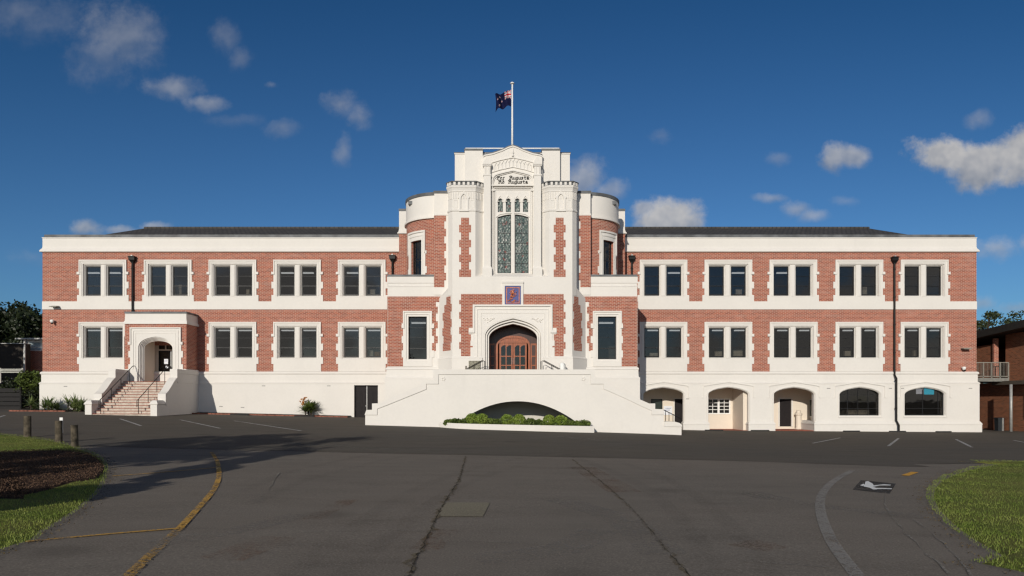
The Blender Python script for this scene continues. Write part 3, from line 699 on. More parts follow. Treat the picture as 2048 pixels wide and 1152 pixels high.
downpipe(267, 515, 624); downpipe(785.5, 513, 552); downpipe(1263, 514, 552); downpipe(1787, 516, 863, kink=True)

# ------------------------------------------------------------------ left porch
d = 1.6; cX = -22.64
px0, px1 = fx(249.5, d), fx(372.9, d)
pol = [(px0, -d), (px1, -d), (px1, -.001), (px0, -.001)]
zsP, zaP = fz(695, d), fz(673.5, d); h1 = 1.10; h2 = .91
zf_ = 2.83
arch_o = [(cX-h1, zf_-.3)]+tudor(cX, h1, zsP, zaP, k=.22)+[(cX+h1, zf_-.3)]
b = MB().prism([(px0, fz(738, d)), *[(cX-h1, fz(738, d))], *tudor(cX, h1, zsP, zaP, k=.22), (cX+h1, fz(738, d)), (px1, fz(738, d)), (px1, fz(648, d)), (px0, fz(648, d))], -d, -d+.3)
b.box(px0, px0+.3, -d+.3001, -.001, fz(738, d), fz(648, d)); b.box(px1-.3, px1, -d+.3001, -.001, fz(738, d), fz(648, d))
P(b, 'porch_wall', BR)
P(MB().loft(pol, [(.07, fz(648.2, d)), (.075, fz(646.5, d)), (.04, fz(643.5, d)), (.0, fz(641, d)), (-.02, fz(628, d)), (.0, fz(627.4, d)), (.0, fz(627, d))]), 'porch_parapet')
P(MB().loft(pol, [(.02, fz(627, d)), (.02, fz(623.2, d)), (-.2, fz(622.4, d))]), 'porch_coping', LEAD)
cpx = 312.0
def porch_quoin():
    add = [R(259.2, 655, 364.4, 738, d)]
    add = [R(cpx-51, 655, cpx+51, 739, d)]+[R(cpx-54.5, a, cpx+54.5, e, d) for a, e in ((684, 689.5), (702, 715), (728.5, 739))]
    b = MB(); pol_ = None
    # plate with arch opening: do the rectangles outside the arch box, the arch box as a prism
    bx0, bx1, bzt = cX-h1-.1, cX+h1+.1, zaP+.12
    b.rects(add, [(bx0, -9, bx1, bzt)], -d-.05, -d+.02)
    b.prism([(bx0, fz(739, d)), (cX-h1, fz(739, d)), *tudor(cX, h1, zsP, zaP, k=.22), (cX+h1, fz(739, d)), (bx1, fz(739, d)), (bx1, bzt), (bx0, bzt)], -d-.05, -d+.02)
    m = [R(cpx-51, 655, cpx+51, 657.4, d), R(cpx-51, 657.4, cpx-48.8, 684, d), R(cpx+48.8, 657.4, cpx+51, 684, d), R(cpx-54.5, 684, cpx-48.8, 689.5, d), R(cpx+48.8, 684, cpx+54.5, 689.5, d)]
    b.rects(m, [], -d-.11, -d-.0505)
    b.rects([R(cpx-45.5, 660.5, cpx+45.5, 662, d), R(cpx-45.5, 662, cpx-44, 739, d), R(cpx+44, 662, cpx+45.5, 739, d)], [], -d-.08, -d-.0505)
    b.rects([R(cpx-40.5, 665.5, cpx+40.5, 666.7, d), R(cpx-40.5, 666.7, cpx-39.4, 739, d), R(cpx+39.4, 666.7, cpx+40.5, 739, d)], [], -d-.07, -d-.0505)
    for k in range(4):
        ha = h1-.005-k*(h1-h2)/4; hb = ha-(h1-h2)/4; za = zaP-k*.055
        archring(b, cX, hb, h1+.05, zsP-k*.012, za-.055, -d+.02+.09*k, -d+.02+.09*(k+1)-(.0 if k < 3 else 0), zf_-.3, k=.22)
    return P(b, 'porch_surround')
porch_quoin()
pl = [(px0, -d), (px1, -d), (px1, -.12), (px0, -.12)]
b = MB()
# porch plinth with the doorway gap
gl, gr = cX-h1, cX+h1
b.box(px0-.08, gl-.02, -d-.08, -d+.3, -.5, fz(738.2, d)); b.box(px0-.06, px0+.3, -d+.3001, -.05, -.5, fz(738.2, d)); P(b, 'porch_plinth'); b = MB(); b.box(gr+.02, px1+.02, -d-.08, -d+.3, -.5, fz(738.2, d)); b.box(px1-.3, px1+.06, -d+.3001, -.05, -.5, fz(738.2, d))
P(b, 'porch_plinth')
# porch inside: side walls, ceiling, landing, back wall with door
b = MB(); iz = fz(683, d)+.12
b.box(cX-1.35, cX-h2-.0, -d+.385, -.0, zf_, iz); b.box(cX+h2, cX+1.35, -d+.385, -.0, zf_, iz); b.box(cX-1.35, cX+1.35, -d+.385, .7, iz, iz+.1)
b.box(cX-1.4, cX-h2-.25, .0, .7, zf_, iz); b.box(cX+h2+.25, cX+1.4, .0, .7, zf_, iz)
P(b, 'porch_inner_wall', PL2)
P(MB().box(cX-1.3, cX+1.3, -d-.28, .7, zf_-.4, zf_-.03), 'porch_landing', STEP); P(MB().box(cX-1.3, cX+1.3, -d-.30, .7, zf_-.0299, zf_), 'porch_landing_edge', TILE)
zd = zf_+2.12; b = MB().rects([(cX-1.16, zf_, cX+1.16, iz)], [(cX-.86, zf_, cX+.9, zd), (cX-.86, zd+.08, cX-.42, iz-.08), (cX-.36, zd+.08, cX+.36, iz-.08), (cX+.42, zd+.08, cX+.86, iz-.08)], .35, .45)
dfm = P(b, 'porch_door_frame', PL2)
b = MB(); b.rects([(cX-.85, zf_+.01, cX+.0, zd)], [(cX-.76, zf_+.25, cX-.1, zd-.1)], .37, .41); b.rects([(cX+.05, zf_+.01, cX+.89, zd)], [(cX+.14, zf_+.25, cX+.8, zd-.1)], .30, .34)
b.box(cX-.76, cX-.1, .38, .40, zf_+.95, zf_+1.0)
pd = P(b, 'porch_door', FRAME); MB().box(cX-.8, cX+.84, .385, .39, zf_+.2, zd-.05).build('pane', GL, pd); MB().box(cX+.01, cX+.045, .26, .36, zf_+.01, zd).build('door_edge', WHITE, pd)
MB().box(cX-.9, cX+.9, .42, .425, zd+.04, iz-.04).build('fanlight_pane', GL, dfm)

# porch steps
nst = 13; ys = -5.32; ye = -d-.28; z0 = .70; tr = (ye-ys)/nst; rs = (zf_-z0)/nst
b = MB(); c2 = MB()
for k in range(nst):
    za = z0+rs*(k+1); ya = ys+tr*k
    if k < nst-1 or True:
        b.box(cX-1.76, cX+1.64, ya, ye+.02, (z0+rs*k if k else 0.2), za-.032)
        c2.box(cX-1.76, cX+1.64, ya-.025, min(ya+tr+.0, ye+.02), za-.0318, za)
st = P(b, 'porch_steps', STEP); c2.build('step_nosing', TILE, st)
def cheek(x0, x1):
    g = -.2
    cur = [(-4.42, 1.98), (-4.3, 2.02), (-4.1, 2.14), (-3.85, 2.34), (-3.6, 2.56), (-3.35, 2.78), (-3.12, 2.93), (-3.0, 2.98)]
    body = [(-5.38, g), (-5.38, 1.38), (-4.42, 1.38)]+cur+[(-3.0, 3.3), (-.12, 3.3), (-.12, g)]
    b = MB().side([(p[0]+.0, p[1]) for p in body], x0+.03, x1-.03)
    b.loft([(x0+.03, -5.38), (x1-.03, -5.38), (x1-.03, -4.42), (x0+.03, -4.42)], [(0, 1.381), (.045, 1.40), (.045, 1.44), (.0, 1.54), (-.06, 1.63), (-.1, 1.65)])
    # swept coping
    cop = [(-4.47, 1.5)]+[(p[0]-.05, p[1]+.06) for p in cur[:]]+[(-3.05, 3.04)]; low = [(p[0]+.10, p[1]-.16) for p in cop]
    b.side(cop+low[::-1], x0-.015, x1+.015)
    b.side([(-3.06, 3.04), (-3.06, 3.5), (-3.02, 3.57), (-.12, 3.57), (-.12, 3.301), (-2.9, 3.301), (-2.9, 3.04)], x0-.01, x1+.01)
    b.side([(-2.95, 2.72), (-2.95, 2.80), (-.13, 2.80), (-.13, 2.72)], x0+.0, x1-.0)
    return P(b, 'stair_cheek')
cheek(-24.82, -24.38); cheek(-21.02, -20.58)
def handrail(name, x, prof, posts, r=.022, parent=school):
    b = MB().tube([(x, y, z) for y, z in prof], r, 8)
    for y, zb_, zt in posts: b.tube([(x, y, zb_), (x, y, zt)], r*.85, 8)
    return b.build(name, BLACK, parent)
for x in (-23.95, -21.75):
    f_ = lambda y: z0+rs*max(0, min(nst, math.floor((y-ys)/tr)+1)); top = lambda y: z0+(y-ys)/(ye-ys)*(zf_-z0)+.98
    handrail('handrail', x, [(-5.42, 1.25), (-5.42, 1.62), (-5.3, 1.68), (ye, top(ye)), (ye+.35, top(ye)+.02), (ye+.42, top(ye)-.1), (ye+.42, top(ye)-.35)], [(y, f_(y)-.02, top(y)) for y in (-5.26, -4.2, -3.2, -2.25)])

# ------------------------------------------------------------------ centre block
cx = .02
d1 = 1.2; d5 = 5.46; d6 = 6.6
hx = 7.25
blk = [(-hx, -d1), (hx, -d1), (hx, 9), (-hx, 9)]
zt = 13.8; zw = 12.33
P(MB().loft(blk, [(0, 7), (0, zw)]), 'centre_wall', BR)
P(MB().loft(blk, [(.10, zw), (.10, zw+.04), (.03, zw+.14), (.0, zw+.3), (0, zt-.02)]), 'centre_parapet'); P(MB().loft(blk, [(-.0, zt-.02), (.02, zt), (.02, zt+.14), (-.1, zt+.17)]), 'centre_coping', LEAD)
def mir(sd): return (lambda x, y, z: (cx+sd*x, y, z))
def RL(x0, y0, x1, y1, d): # measured on the left half, stored as positive distance from the axis
    a = R(x0, y0, x1, y1, d); return (-a[2]+0, a[1], -a[0], a[3])
for sd in (-1, 1):
    M_ = mir(sd); q = lambda: MB(M_)
    xo, xi = 7.23, 4.29
    # wing front wall with its tall window
    wnx0, wz0, wnx1, wz1 = RL(816, 633, 853, 718.5, d5)
    q().rects([(xi-.3, -1, xo, fz(593, d5))], [(wnx0, wz0, wnx1, wz1)], -d5, -d5+.35).rects([(xi-.3, -1, xi-.0, fz(593, d5))], [], -d5+.351, -d1).rects([], [], 0, 1) if False else None
    b = q(); b.rects([(xi-.2, -1, xo, fz(593, d5))], [(wnx0, wz0, wnx1, wz1)], -d5, -d5+.35); b.box(xo-.3, xo, -d5+.3501, .0, -1, fz(593, d5)); b.box(xi-.2, xo-.3001, -d5+.3501, -d1, fz(600, d5), fz(593, d5))
    P(b, 'wing_wall')
    # brickwork laid over the front and return
    adds = [RL(775, 593, 882.5, 604, d5), RL(775, 604, 871, 702, d5), RL(775, 702, 805.6, 733, d5)]+[RL(860, a, 874.8, e, d5) for a, e in ((613.4, 627), (642.6, 656.8), (672.3, 686.4))]
    subs = [RL(805.6, 622, 863.4, 740, d5)]+[RL(803, a, 867.5, e, d5) for a, e in ((647, 656.8), (672.3, 686.4), (701, 715))]
    b = q().rects(adds, subs, -d5-.015, -d5+.001); b.box(xo-.001, xo+.0149, -d5-.0149, -.001, fz(733, d5), fz(593, d5)); P(b, 'wing_brickwork', BR)
    # surround
    b = q(); c = 834.5
    b.rects([RL(805.6, 622, 863.4, 733, d5)]+[RL(803, a, 867.5, e, d5) for a, e in ((647, 656.8), (672.3, 686.4), (701, 715))], [(wnx0-.12, wz0-.12, wnx1+.12, wz1+.1)], -d5-.045, -d5-.0005)
    b.rects([RL(805.6, 622, 863.4, 624.5, d5), RL(805.6, 624.5, 808, 650, d5), RL(861, 624.5, 863.4, 650, d5), RL(803, 650, 808, 656.8, d5), RL(861, 650, 867.5, 656.8, d5)], [], -d5-.10, -d5-.0455)
    b.rects([RL(810.5, 627.5, 858.5, 629, d5), RL(810.5, 629, 812, 716, d5), RL(857, 629, 858.5, 716, d5)], [], -d5-.07, -d5-.0455)
    b.rects([(wnx0-.13, wz0-.13, wnx1+.13, wz1+.11)], [(wnx0-.0, wz0-.0, wnx1+.0, wz1)], -d5-.02, -d5-.0006)
    b.side([(-d5-.05, wz0-.16), (-d5-.05, wz0-.12), (-d5+.08, wz0-.0), (-d5+.08, wz0-.16)], wnx0-.1, wnx1+.1)
    P(b, 'window_surround')
    b = q(); s_ = .05; Y = -d5+.16
    b.rects([(wnx0, wz0, wnx1, wz1)], [(wnx0+s_, wz0+s_, wnx1-s_, wz1-s_)], Y, Y+.06)
    for py, k in ((655, .02), (674, .02), (696.5, .045)): b.rects([(wnx0+s_, fz(py, d5)-k/2, wnx1-s_, fz(py, d5)+k/2)], [], Y+.004, Y+.056)
    f = P(b, 'tall_window', FRAME); q().box(wnx0+.01, wnx1-.01, Y+.028, Y+.032, wz0+.01, wz1-.01).build('pane', GL, f)
    # room behind
    b = q(); b.mi = 0; b.add([(4.5, -d5+.36, 2.85), (6.9, -d5+.36, 2.85), (6.9, -1.3, 2.85), (4.5, -1.3, 2.85), (4.5, -d5+.36, 7.2), (6.9, -d5+.36, 7.2), (6.9, -1.3, 7.2), (4.5, -1.3, 7.2)], [(0, 1, 2, 3), (4, 7, 6, 5), (3, 2, 6, 7), (0, 3, 7, 4), (2, 1, 5, 6)]); P(b, 'interior_room', ROOM)
    # blank parapet of the wing, roof deck and coping
    wpol = [(xi-.35, -d5), (xo, -d5), (xo, -.001), (xi-.35, -.001)]
    P(q().loft(wpol, [(.0, fz(593, d5)), (.0, fz(574, d5)), (.02, fz(573, d5)), (.02, fz(571.5, d5)), (-.01, fz(570.5, d5)), (-.01, fz(567, d5)), (.02, fz(566, d5)), (.03, fz(553.4, d5))]), 'wing_parapet')
    P(q().loft([(4.5, -d5), (xo, -d5), (xo, -.5), (4.5, -.5)], [(.05, fz(553.4, d5)), (.05, fz(552, d5)), (.0, fz(551.8, d5)), (-.01, fz(549, d5)), (-.2, fz(548, d5))]), 'wing_coping', LEAD)
    # plinth of the wing
    P(q().loft([(xi-.3, -d5), (xo, -d5), (xo, -.2), (xi-.3, -.2)], [(.14, -1), (.14, fz(760, d5)), (.15, fz(756, d5)), (.07, fz(752.5, d5)), (.06, fz(740, d5)), (.09, fz(738.5, d5)), (.08, fz(736, d5)), (.0, fz(733.5, d5))]), 'wing_plinth')
    # bow: cylinder mapped from (arc length, offset, height)
    Cx, Cy, RR = 4.30, -2.9, 2.2
    def bow(u, o, z, sd=sd): a = u/RR; r = RR-o; return (cx+sd*(Cx+r*math.sin(a)), Cy-r*math.cos(a), z)
    A = lambda deg: math.radians(deg)*RR
    zk, zh = fz(549, d5)-.9, 12.27
    w0, w1, wb, wt = A(28), A(52), 8.2, 11.08
    b = MB(bow).rects([(0, zk, A(93), zh)], [(w0, wb, w1, wt)], 0, .3, .18); P(b, 'bow_wall', BR, uv=lambda p: (p[0], p[2]))
    qn = [(A(21), wb-.2, A(59), 11.62), (A(19), 10.25, A(61), 10.42), (A(18.5), 9.1, A(61.5), 9.5), (A(18.5), 9.9, A(61.5), 9.9)]
    b = MB(bow).rects(qn, [(w0, wb, w1, wt)], -.05, .01, .15)
    b.rects([(A(21), 11.52, A(59), 11.62), (A(21), 10.3, A(22.8), 11.52), (A(57.2), 10.3, A(59), 11.52)], [], -.11, -.0505, .15)
    b.rects([(A(24.5), 11.30, A(55.5), 11.38), (A(24.5), wb, A(25.5), 11.3), (A(54.5), wb, A(55.5), 11.3)], [], -.08, -.0505, .15); P(b, 'bow_window_surround', PL, uv=lambda p: (p[0], p[2]))
    b = MB(bow).rects([(w0, wb, w1, wt)], [(w0+.05, wb+.05, w1-.05, wt-.05)], .14, .2, .2); b.rects([(w0+.05, 9.9, w1-.05, 9.95)], [], .15, .19, .2)
    f = P(b, 'bow_window', FRAME); MB(bow).rects([(w0, wb, w1, wt)], [], .168, .172, .2).build('pane', GL, f)
    b = MB(bow); b.rects([(0, zh, A(95), 13.62)], [], -.03, .3, .12); b.rects([(0, zh+.0, A(95), zh+.10)], [], -.12, -.0305, .12); b.rects([(0, zh+.1, A(95), zh+.2)], [], -.07, -.0305, .12); P(b, 'bow_parapet', PL, uv=lambda p: (p[0], p[2]))
    b = MB(bow); b.rects([(0, 13.621, A(95), 13.80)], [], -.07, .35, .12); P(b, 'bow_coping', LEAD, uv=lambda p: (p[0], p[2]))
    P(q().slab([(cx+0, 0)], 0, 0) if False else q().box(2.0, 6.2, -4.4, -1.3, 13.3, 13.5), 'bow_roof', LEAD)
    # curtain behind the bow window
    P(MB(bow).rects([(A(10), 8.0, A(75), 11.9)], [], .75, .78, .2), 'bow_blind', m_flat('bow_blind_cloth_%d' % (sd+1), (.5, .49, .45), .9, 0, .1))
    # flat pier beside the tower
    pp = [(3.5, -d5-.05), (4.52, -d5-.05), (4.52, -2), (3.5, -2)]
    P(q().loft(pp, [(0, fz(590, d5)), (0, fz(431, d5))]), 'pier')
    b = q().rects([RL(868.2, 431.5, 888, 574.5, d5)]+[RL(887, a, 891.6, e, d5) for a, e in ((432, 443), (458, 473), (487, 502), (517, 531), (546, 561))], [], -d5-.065, -d5-.0505)
    b.box(4.5201, 4.534, -d5-.064, -3, fz(574, d5), fz(431.5, d5)); P(b, 'pier_brickwork', BR)
    P(q().loft(pp, [(.02, fz(431.5, d5)), (.03, fz(428.5, d5)), (.0, fz(427, d5)), (0, fz(388, d5)), (.03, fz(387.5, d5))]), 'pier_cap'); P(q().loft(pp, [(.04, fz(387.5, d5)), (.04, fz(382.3, d5)), (-.1, fz(381.5, d5))]), 'pier_coping', LEAD)
    # lower tower canted face with its brick panel
    ca = (4.29, -5.40); cb = (3.375, -6.6); Ld = math.hypot(ca[0]-cb[0], ca[1]-cb[1]); tx, ty = (ca[0]-cb[0])/Ld, (ca[1]-cb[1])/Ld; nx, ny = -ty*-1, tx*-1
    nx, ny = (ty*-1), tx; 
    if ny > 0: nx, ny = -nx, -ny
    def cant(u, o, z, sd=sd): return (cx+sd*(cb[0]+tx*u-nx*o), cb[1]+ty*u-ny*o, z)
    zz = [4.46+.4185*i for i in range(9)]; w_ = []
    for i in range(7):
        z0_, z1_ = 4.46+.437*i, 4.46+.437*(i+1)
        w_.append((.18 if i % 2 == 0 else .07, z0_, [1.0, .93, 1.05, .92, 1.02, .84, .62][i], z1_))
    P(MB(cant).rects([(a, z0_, e, z1_) for a, z0_, e, z1_ in w_], [], -.015, .002), 'canted_brickwork', BR)
    # ---- turret
    tp = [(2.08, -d6), (3.375, -d6), (3.64, -6.3), (3.64, -4.6), (1.68, -4.6), (1.68, -6.2)]
    P(q().loft(tp, [(0, fz(590, d6)), (0, fz(423, d6)), (.04, fz(422, d6)), (.05, fz(419.5, d6)), (.0, fz(417.5, d6)), (.0, fz(384, d6)), (.03, fz(382.5, d6)), (.03, fz(380.5, d6)), (.06, fz(377, d6)), (.10, fz(374.5, d6)), (.10, fz(371.5, d6)), (.04, fz(371, d6)), (.04, fz(363.5, d6))]), 'turret')
    b = q()
    def edge(pa, pb, o, n, w, z0, z1, dep):
        L = math.hypot(pb[0]-pa[0], pb[1]-pa[1]); ex, ey = (pb[0]-pa[0])/L, (pb[1]-pa[1])/L; qx, qy = ey, -ex
        if qy > 0: qx, qy = -qx, -qy
        for k in range(n):
            m = (k+.5)/n*L; c0 = (pa[0]+ex*(m-w/2)+qx*o, pa[1]+ey*(m-w/2)+qy*o); c1 = (pa[0]+ex*(m+w/2)+qx*o, pa[1]+ey*(m+w/2)+qy*o)
            b.slab([c0, c1, (c1[0]+qx*dep, c1[1]+qy*dep), (c0[0]+qx*dep, c0[1]+qy*dep)], z0, z1)
    for pa, pb, n in ((tp[0], tp[1], 5), (tp[1], tp[2], 2), (tp[5], tp[0], 2)): edge(pa, pb, .04, n, .13, fz(370.9, d6), fz(365, d6), .07)
    for pa, pb, n in ((tp[0], tp[1], 14), (tp[1], tp[2], 4), (tp[5], tp[0], 5)): edge(pa, pb, -.002, n, .035, fz(398, d6), fz(384.5, d6), .03)
    P(q().loft(tp, [(.045, fz(370.6, d6)), (.045, fz(365.1, d6))]), 'turret_gap_shade', LEAD)  # dark ring behind the teeth, standing in for shade in the gaps
    # niche with gabled hood
    nxc = (2.08+3.375)/2+.0; z_ = lambda py: fz(py, d6)
    b.prism([(nxc-.27, z_(423)), (nxc-.27, z_(397)), (nxc-.33, z_(396)), (nxc-.33, z_(394)), (nxc-.22, z_(392)), (nxc, z_(383)), (nxc+.22, z_(392)), (nxc+.33, z_(394)), (nxc+.33, z_(396)), (nxc+.27, z_(397)), (nxc+.27, z_(423))], -d6-.07, -d6-.0005,
            [[(nxc-.17, z_(420)), (nxc-.17, z_(396)), (nxc-.1, z_(391)), (nxc, z_(388)), (nxc+.1, z_(391)), (nxc+.17, z_(396)), (nxc+.17, z_(420))]])
    for a, e in ((2.14, nxc-.36), (nxc+.36, 3.32)): b.rects([(a, z_(416), e, z_(400))], [(a+.03, z_(415), e-.03, z_(401))], -d6-.015, -d6-.0005)
    P(b, 'turret_carving')
    P(q().loft(tp, [(.10, fz(364.9, d6)), (.12, fz(364, d6)), (.12, fz(362.8, d6)), (-.1, fz(360.8, d6))]), 'turret_coping', LEAD)
    ys_ = [435.5, 449.8, 464.7, 479.8, 494.4, 509.2, 524, 539.2, 554]
    P(q().rects([RL(917.6 if k % 2 else 921.5, ys_[k], 941.3 if k % 2 else 937.3, ys_[k+1], d6) for k in range(8)], [], -d6-.015, -d6+.001), 'turret_brickwork', BR)
    # broach where the turret meets the canted face
    b = q(); zt_, zb__ = fz(574, d6), fz(592, d6)
    b.add([(3.375, -6.6, zt_), (3.64, -6.3, zt_), (3.64, -5.3, zt_+.0), (3.375, -6.6, zb__), (4.29, -5.40, zb__), (3.375, -5.3, zb__), (3.375, -5.3, zt_)], [(0, 3, 4, 1), (1, 4, 2), (0, 1, 2, 6), (3, 5, 4), (0, 6, 5, 3), (2, 4, 5, 6)])
    P(b, 'broach')
    # brick on the lower front
    vals = [(588, 600, 921.4), (600, 608.3, 917.7), (608.3, 624, 921.4), (624, 637.7, 917.7), (637.7, 654, 921.4), (654, 668, 917.7), (668, 684, 921.4), (684, 698, 917.7), (698, 714, 921.4)]
    inn = [(588, 609.3, 1006), (609.3, 656, 945.6), (656, 669, 937), (669, 681, 941), (681, 695, 945.3), (695, 714, 941)]
    rc = []
    for a, e, xl in vals:
        for a2, e2, xr in inn:
            t0, t1 = max(a, a2), min(e, e2)
            if t1 > t0: rc.append(RL(xl, t0, xr, t1, d6))
    P(q().rects(rc, [], -d6-.015, -d6+.001), 'tower_brickwork', BR)
    # blocks of the tower top behind the gable
    P(q().loft([(1.0, -5.6), (3.32, -5.6), (3.32, -3), (1.0, -3)], [(0, 11), (0, fz(309.5, 5.6)), (.03, fz(308.5, 5.6)), (.03, fz(306.5, 5.6))]), 'tower_top'); P(q().loft([(1.0, -5.6), (3.32, -5.6), (3.32, -3), (1.0, -3)], [(.05, fz(306.5, 5.6)), (.05, fz(305.0, 5.6)), (-.08, fz(304.4, 5.6))]), 'tower_top_coping', LEAD)
    P(q().loft([(1.70, -5.9), (2.73, -5.9), (2.73, -4), (1.70, -4)], [(0, 11), (0, fz(301, 5.9))]), 'tower_block'); P(q().loft([(1.70, -5.9), (2.73, -5.9), (2.73, -4), (1.70, -4)], [(.03, fz(301, 5.9)), (.03, fz(297.4, 5.9)), (-.05, fz(296.8, 5.9))]), 'tower_block_coping', LEAD)
    P(q().tube([(.42, -5.0, fz(297, 5)), (2.75, -5.0, fz(297, 5))], .045, 8), 'roof_rail', WHITE)
    # slim buttress beside the big window
    b = q(); dm = 6.5; xa, xb = 1.22, 1.62
    b.loft([(xa, -dm), (xb, -dm), (xb, -6.15), (xa, -6.15)], [(.07, fz(562, dm)), (.07, fz(537, dm)), (.0, fz(532, dm)), (.0, fz(352, dm)), (.03, fz(351, dm)), (.03, fz(349, dm)), (-.02, fz(347.5, dm)), (-.02, fz(333, dm)), (.04, fz(331.5, dm)), (.04, fz(329.5, dm)), (-.03, fz(328.5, dm))])
    b.prism([(xa-.05, fz(328.4, dm)), (xb+.05, fz(328.4, dm)), (xb-.02, fz(322, dm)), ((xa+xb)/2, fz(314, dm)), (xa+.02, fz(322, dm))], -dm-.03, -6.1)
    for xx in (xa+.11, xb-.11): b.box(xx-.012, xx+.012, -dm-.02, -dm-.0005, fz(349, dm), fz(333, dm))
    P(b, 'tower_buttress')

# lower tower body with the great doorway
zb = -1; ztop = fz(553, d6)
dc = cx+.04; ho = 60.2/S(d6)-.0; hi = 48.6/S(d6); zs6, za6 = fz(672, d6), fz(634.5, d6)
ho = 1.64
b = MB().prism([(-3.375+cx, zb), (dc-ho, zb), *tudor(dc, ho, zs6, za6, k=.36), (dc+ho, zb), (3.375+cx, zb), (3.375+cx, fz(590, d6)), (2.08+cx, fz(590, d6)), (2.08+cx, ztop), (-2.08+cx, ztop), (-2.08+cx, fz(590, d6)), (-3.375+cx, fz(590, d6))], -d6, -d6+.25)
b.slab([(cx+3.375, -6.5999), (cx+4.29, -5.40), (cx+4.29, -5.2), (cx+3.375, -5.2)], zb, fz(592, d6)); b.slab([(cx-3.375, -6.5999), (cx-4.29, -5.40), (cx-4.29, -5.2), (cx-3.375, -5.2)], zb, fz(592, d6))
b.box(cx-3.37, cx-2.0, -6.3499, -4.5, zb, 8.0); b.box(cx+2.0, cx+3.37, -6.3499, -4.5, zb, 8.0)
P(b, 'tower_wall')
# sloping sill of the recess
b = MB().side([(-d6, ztop), (-6.2, fz(547.5, 6.2)), (-5.9, fz(547.5, 6.2)), (-5.9, ztop-.3), (-d6+.01, ztop-.001)], cx-2.08, cx+2.08); P(b, 'tower_sill')
# door surround
b = MB(); dl_ = d6
def RC(x0, y0, x1, y1): return R(x0, y0, x1, y1, d6)
bx0, bx1, bzt = dc-ho-.06, dc+ho+.06, za6+.06
b.rects([RC(945.6, 609.5, 1104.8, 716), RC(937.5, 656, 1113, 668), RC(941, 681, 1109, 692), RC(941, 695, 1109, 716)], [(bx0, -9, bx1, bzt)], -d6-.04, -d6-.0005)
b.prism([(bx0, 2.5), (dc-ho, 2.5), *tudor(dc, ho, zs6, za6, k=.36), (dc+ho, 2.5), (bx1, 2.5), (bx1, bzt), (bx0, bzt)], -d6-.04, -d6-.0005)
b.rects([RC(945.6, 609.5, 1104.8, 613), RC(945.6, 613, 949.4, 665.8), RC(1101, 613, 1104.8, 665.8), RC(937.5, 661, 949.4, 665.8), RC(1101, 661, 1113, 665.8)], [], -d6-.12, -d6-.0405)
b.rects([RC(953, 617.5, 1097.5, 619.5), RC(953, 619.5, 955, 716), RC(1095.5, 619.5, 1097.5, 716)], [], -d6-.075, -d6-.0405)
b.rects([RC(961, 625, 1089.5, 626.5), RC(961, 626.5, 962.4, 716), RC(1088, 626.5, 1089.5, 716)], [], -d6-.065, -d6-.0405)
ns = 5
for k in range(ns):
    hb = ho-.02-(k+1)*(ho-.02-1.365)/ns
    ya = (.0, .15, .09, .30, .22)[k]; archring(b, dc, hb, hb+.075, zs6-k*.02, za6-(k+1)*.068, -d6+ya-.03*(k in (0, 2, 4)), -d6+.56, 2.5, k=.36)
# spandrel foliage in low relief
for sx in (-1, 1):
    for k in range(16):
        t = random.random(); xx = dc+sx*(1.05+.62*t); zz_ = za6-.05-random.random()*.34*(t+.15)
        b.lathe((xx, -d6-.045, zz_), [(.015, -.03), (.045, -.01), (.03, .02), (.005, .04)], 6)
P(b, 'door_surround')
# tower plinth mouldings
for sx in (-1, 1):
    b = MB(); xs0, xs1 = (dc+ho+.02, 3.375+cx)
    pol = [(cx+sx*1.75, -6.62), (cx+sx*3.375, -6.62), (cx+sx*4.29, -5.42), (cx+sx*4.29, -5.2), (cx+sx*1.75, -5.2)]
    b.loft(pol, [(.06, zb), (.06, fz(717, d6)), (.07, fz(716, d6)), (.05, fz(714.5, d6)), (.0, fz(712.5, d6))]); P(b, 'tower_plinth')
# porch recess of the tower
ry = -5.15; hi = 1.40
P(MB().box(dc-hi-.5, dc-hi, -d6+.56, ry+.2, 2.6, 6.3).box(dc+hi, dc+hi+.5, -d6+.56, ry+.2, 2.6, 6.3).box(dc-hi-.5, dc+hi+.5, -d6+.56, ry+.2, fz(646, d6)+.05, 6.6), 'doorway_lining', DWOOD)
dz0 = 2.85
P(MB().box(dc-2.2, dc+2.2, -6.8, ry+.2, dz0-.3, dz0), 'doorway_floor', TILE)
sy_ = S(-ry); X_ = lambda px: (px-1026.5)/sy_+dc; Z_ = lambda py: EYE+(HY-py)/sy_
b = MB(); arc = lambda h, zs, za: tudor(dc, h, zs, za, k=.05)
# wooden screen: arch frame, leaves, side lights
b.prism([(dc-hi, dz0), (dc-hi, Z_(646)+.3), (dc+hi, Z_(646)+.3), (dc+hi, dz0), (dc+.98, dz0), *arc(.98, Z_(690), Z_(671.5))[::-1], (dc-.98, dz0)], ry, ry+.08)
scr = P(b, 'door_screen', DWOOD)
b = MB(); b.prism([(dc-1.0, dz0), (dc-1.0, Z_(692)), *arc(1.0, Z_(692), Z_(671.5)), (dc+1.0, Z_(692)), (dc+1.0, dz0), (dc+.88, dz0), (dc+.88, Z_(692)), *arc(.88, Z_(692), Z_(676))[::-1], (dc-.88, Z_(692)), (dc-.88, dz0)], ry-.04, ry+.06)
b.box(dc-.88, dc+.88, ry-.03, ry+.05, Z_(686), Z_(682.5))
b.prism([(dc-.88, Z_(682.4)), *arc(.88, Z_(682.4)-.02, Z_(676)), (dc+.88, Z_(682.4))], ry+.0, ry+.04)
P(b, 'door_frame', WOOD)
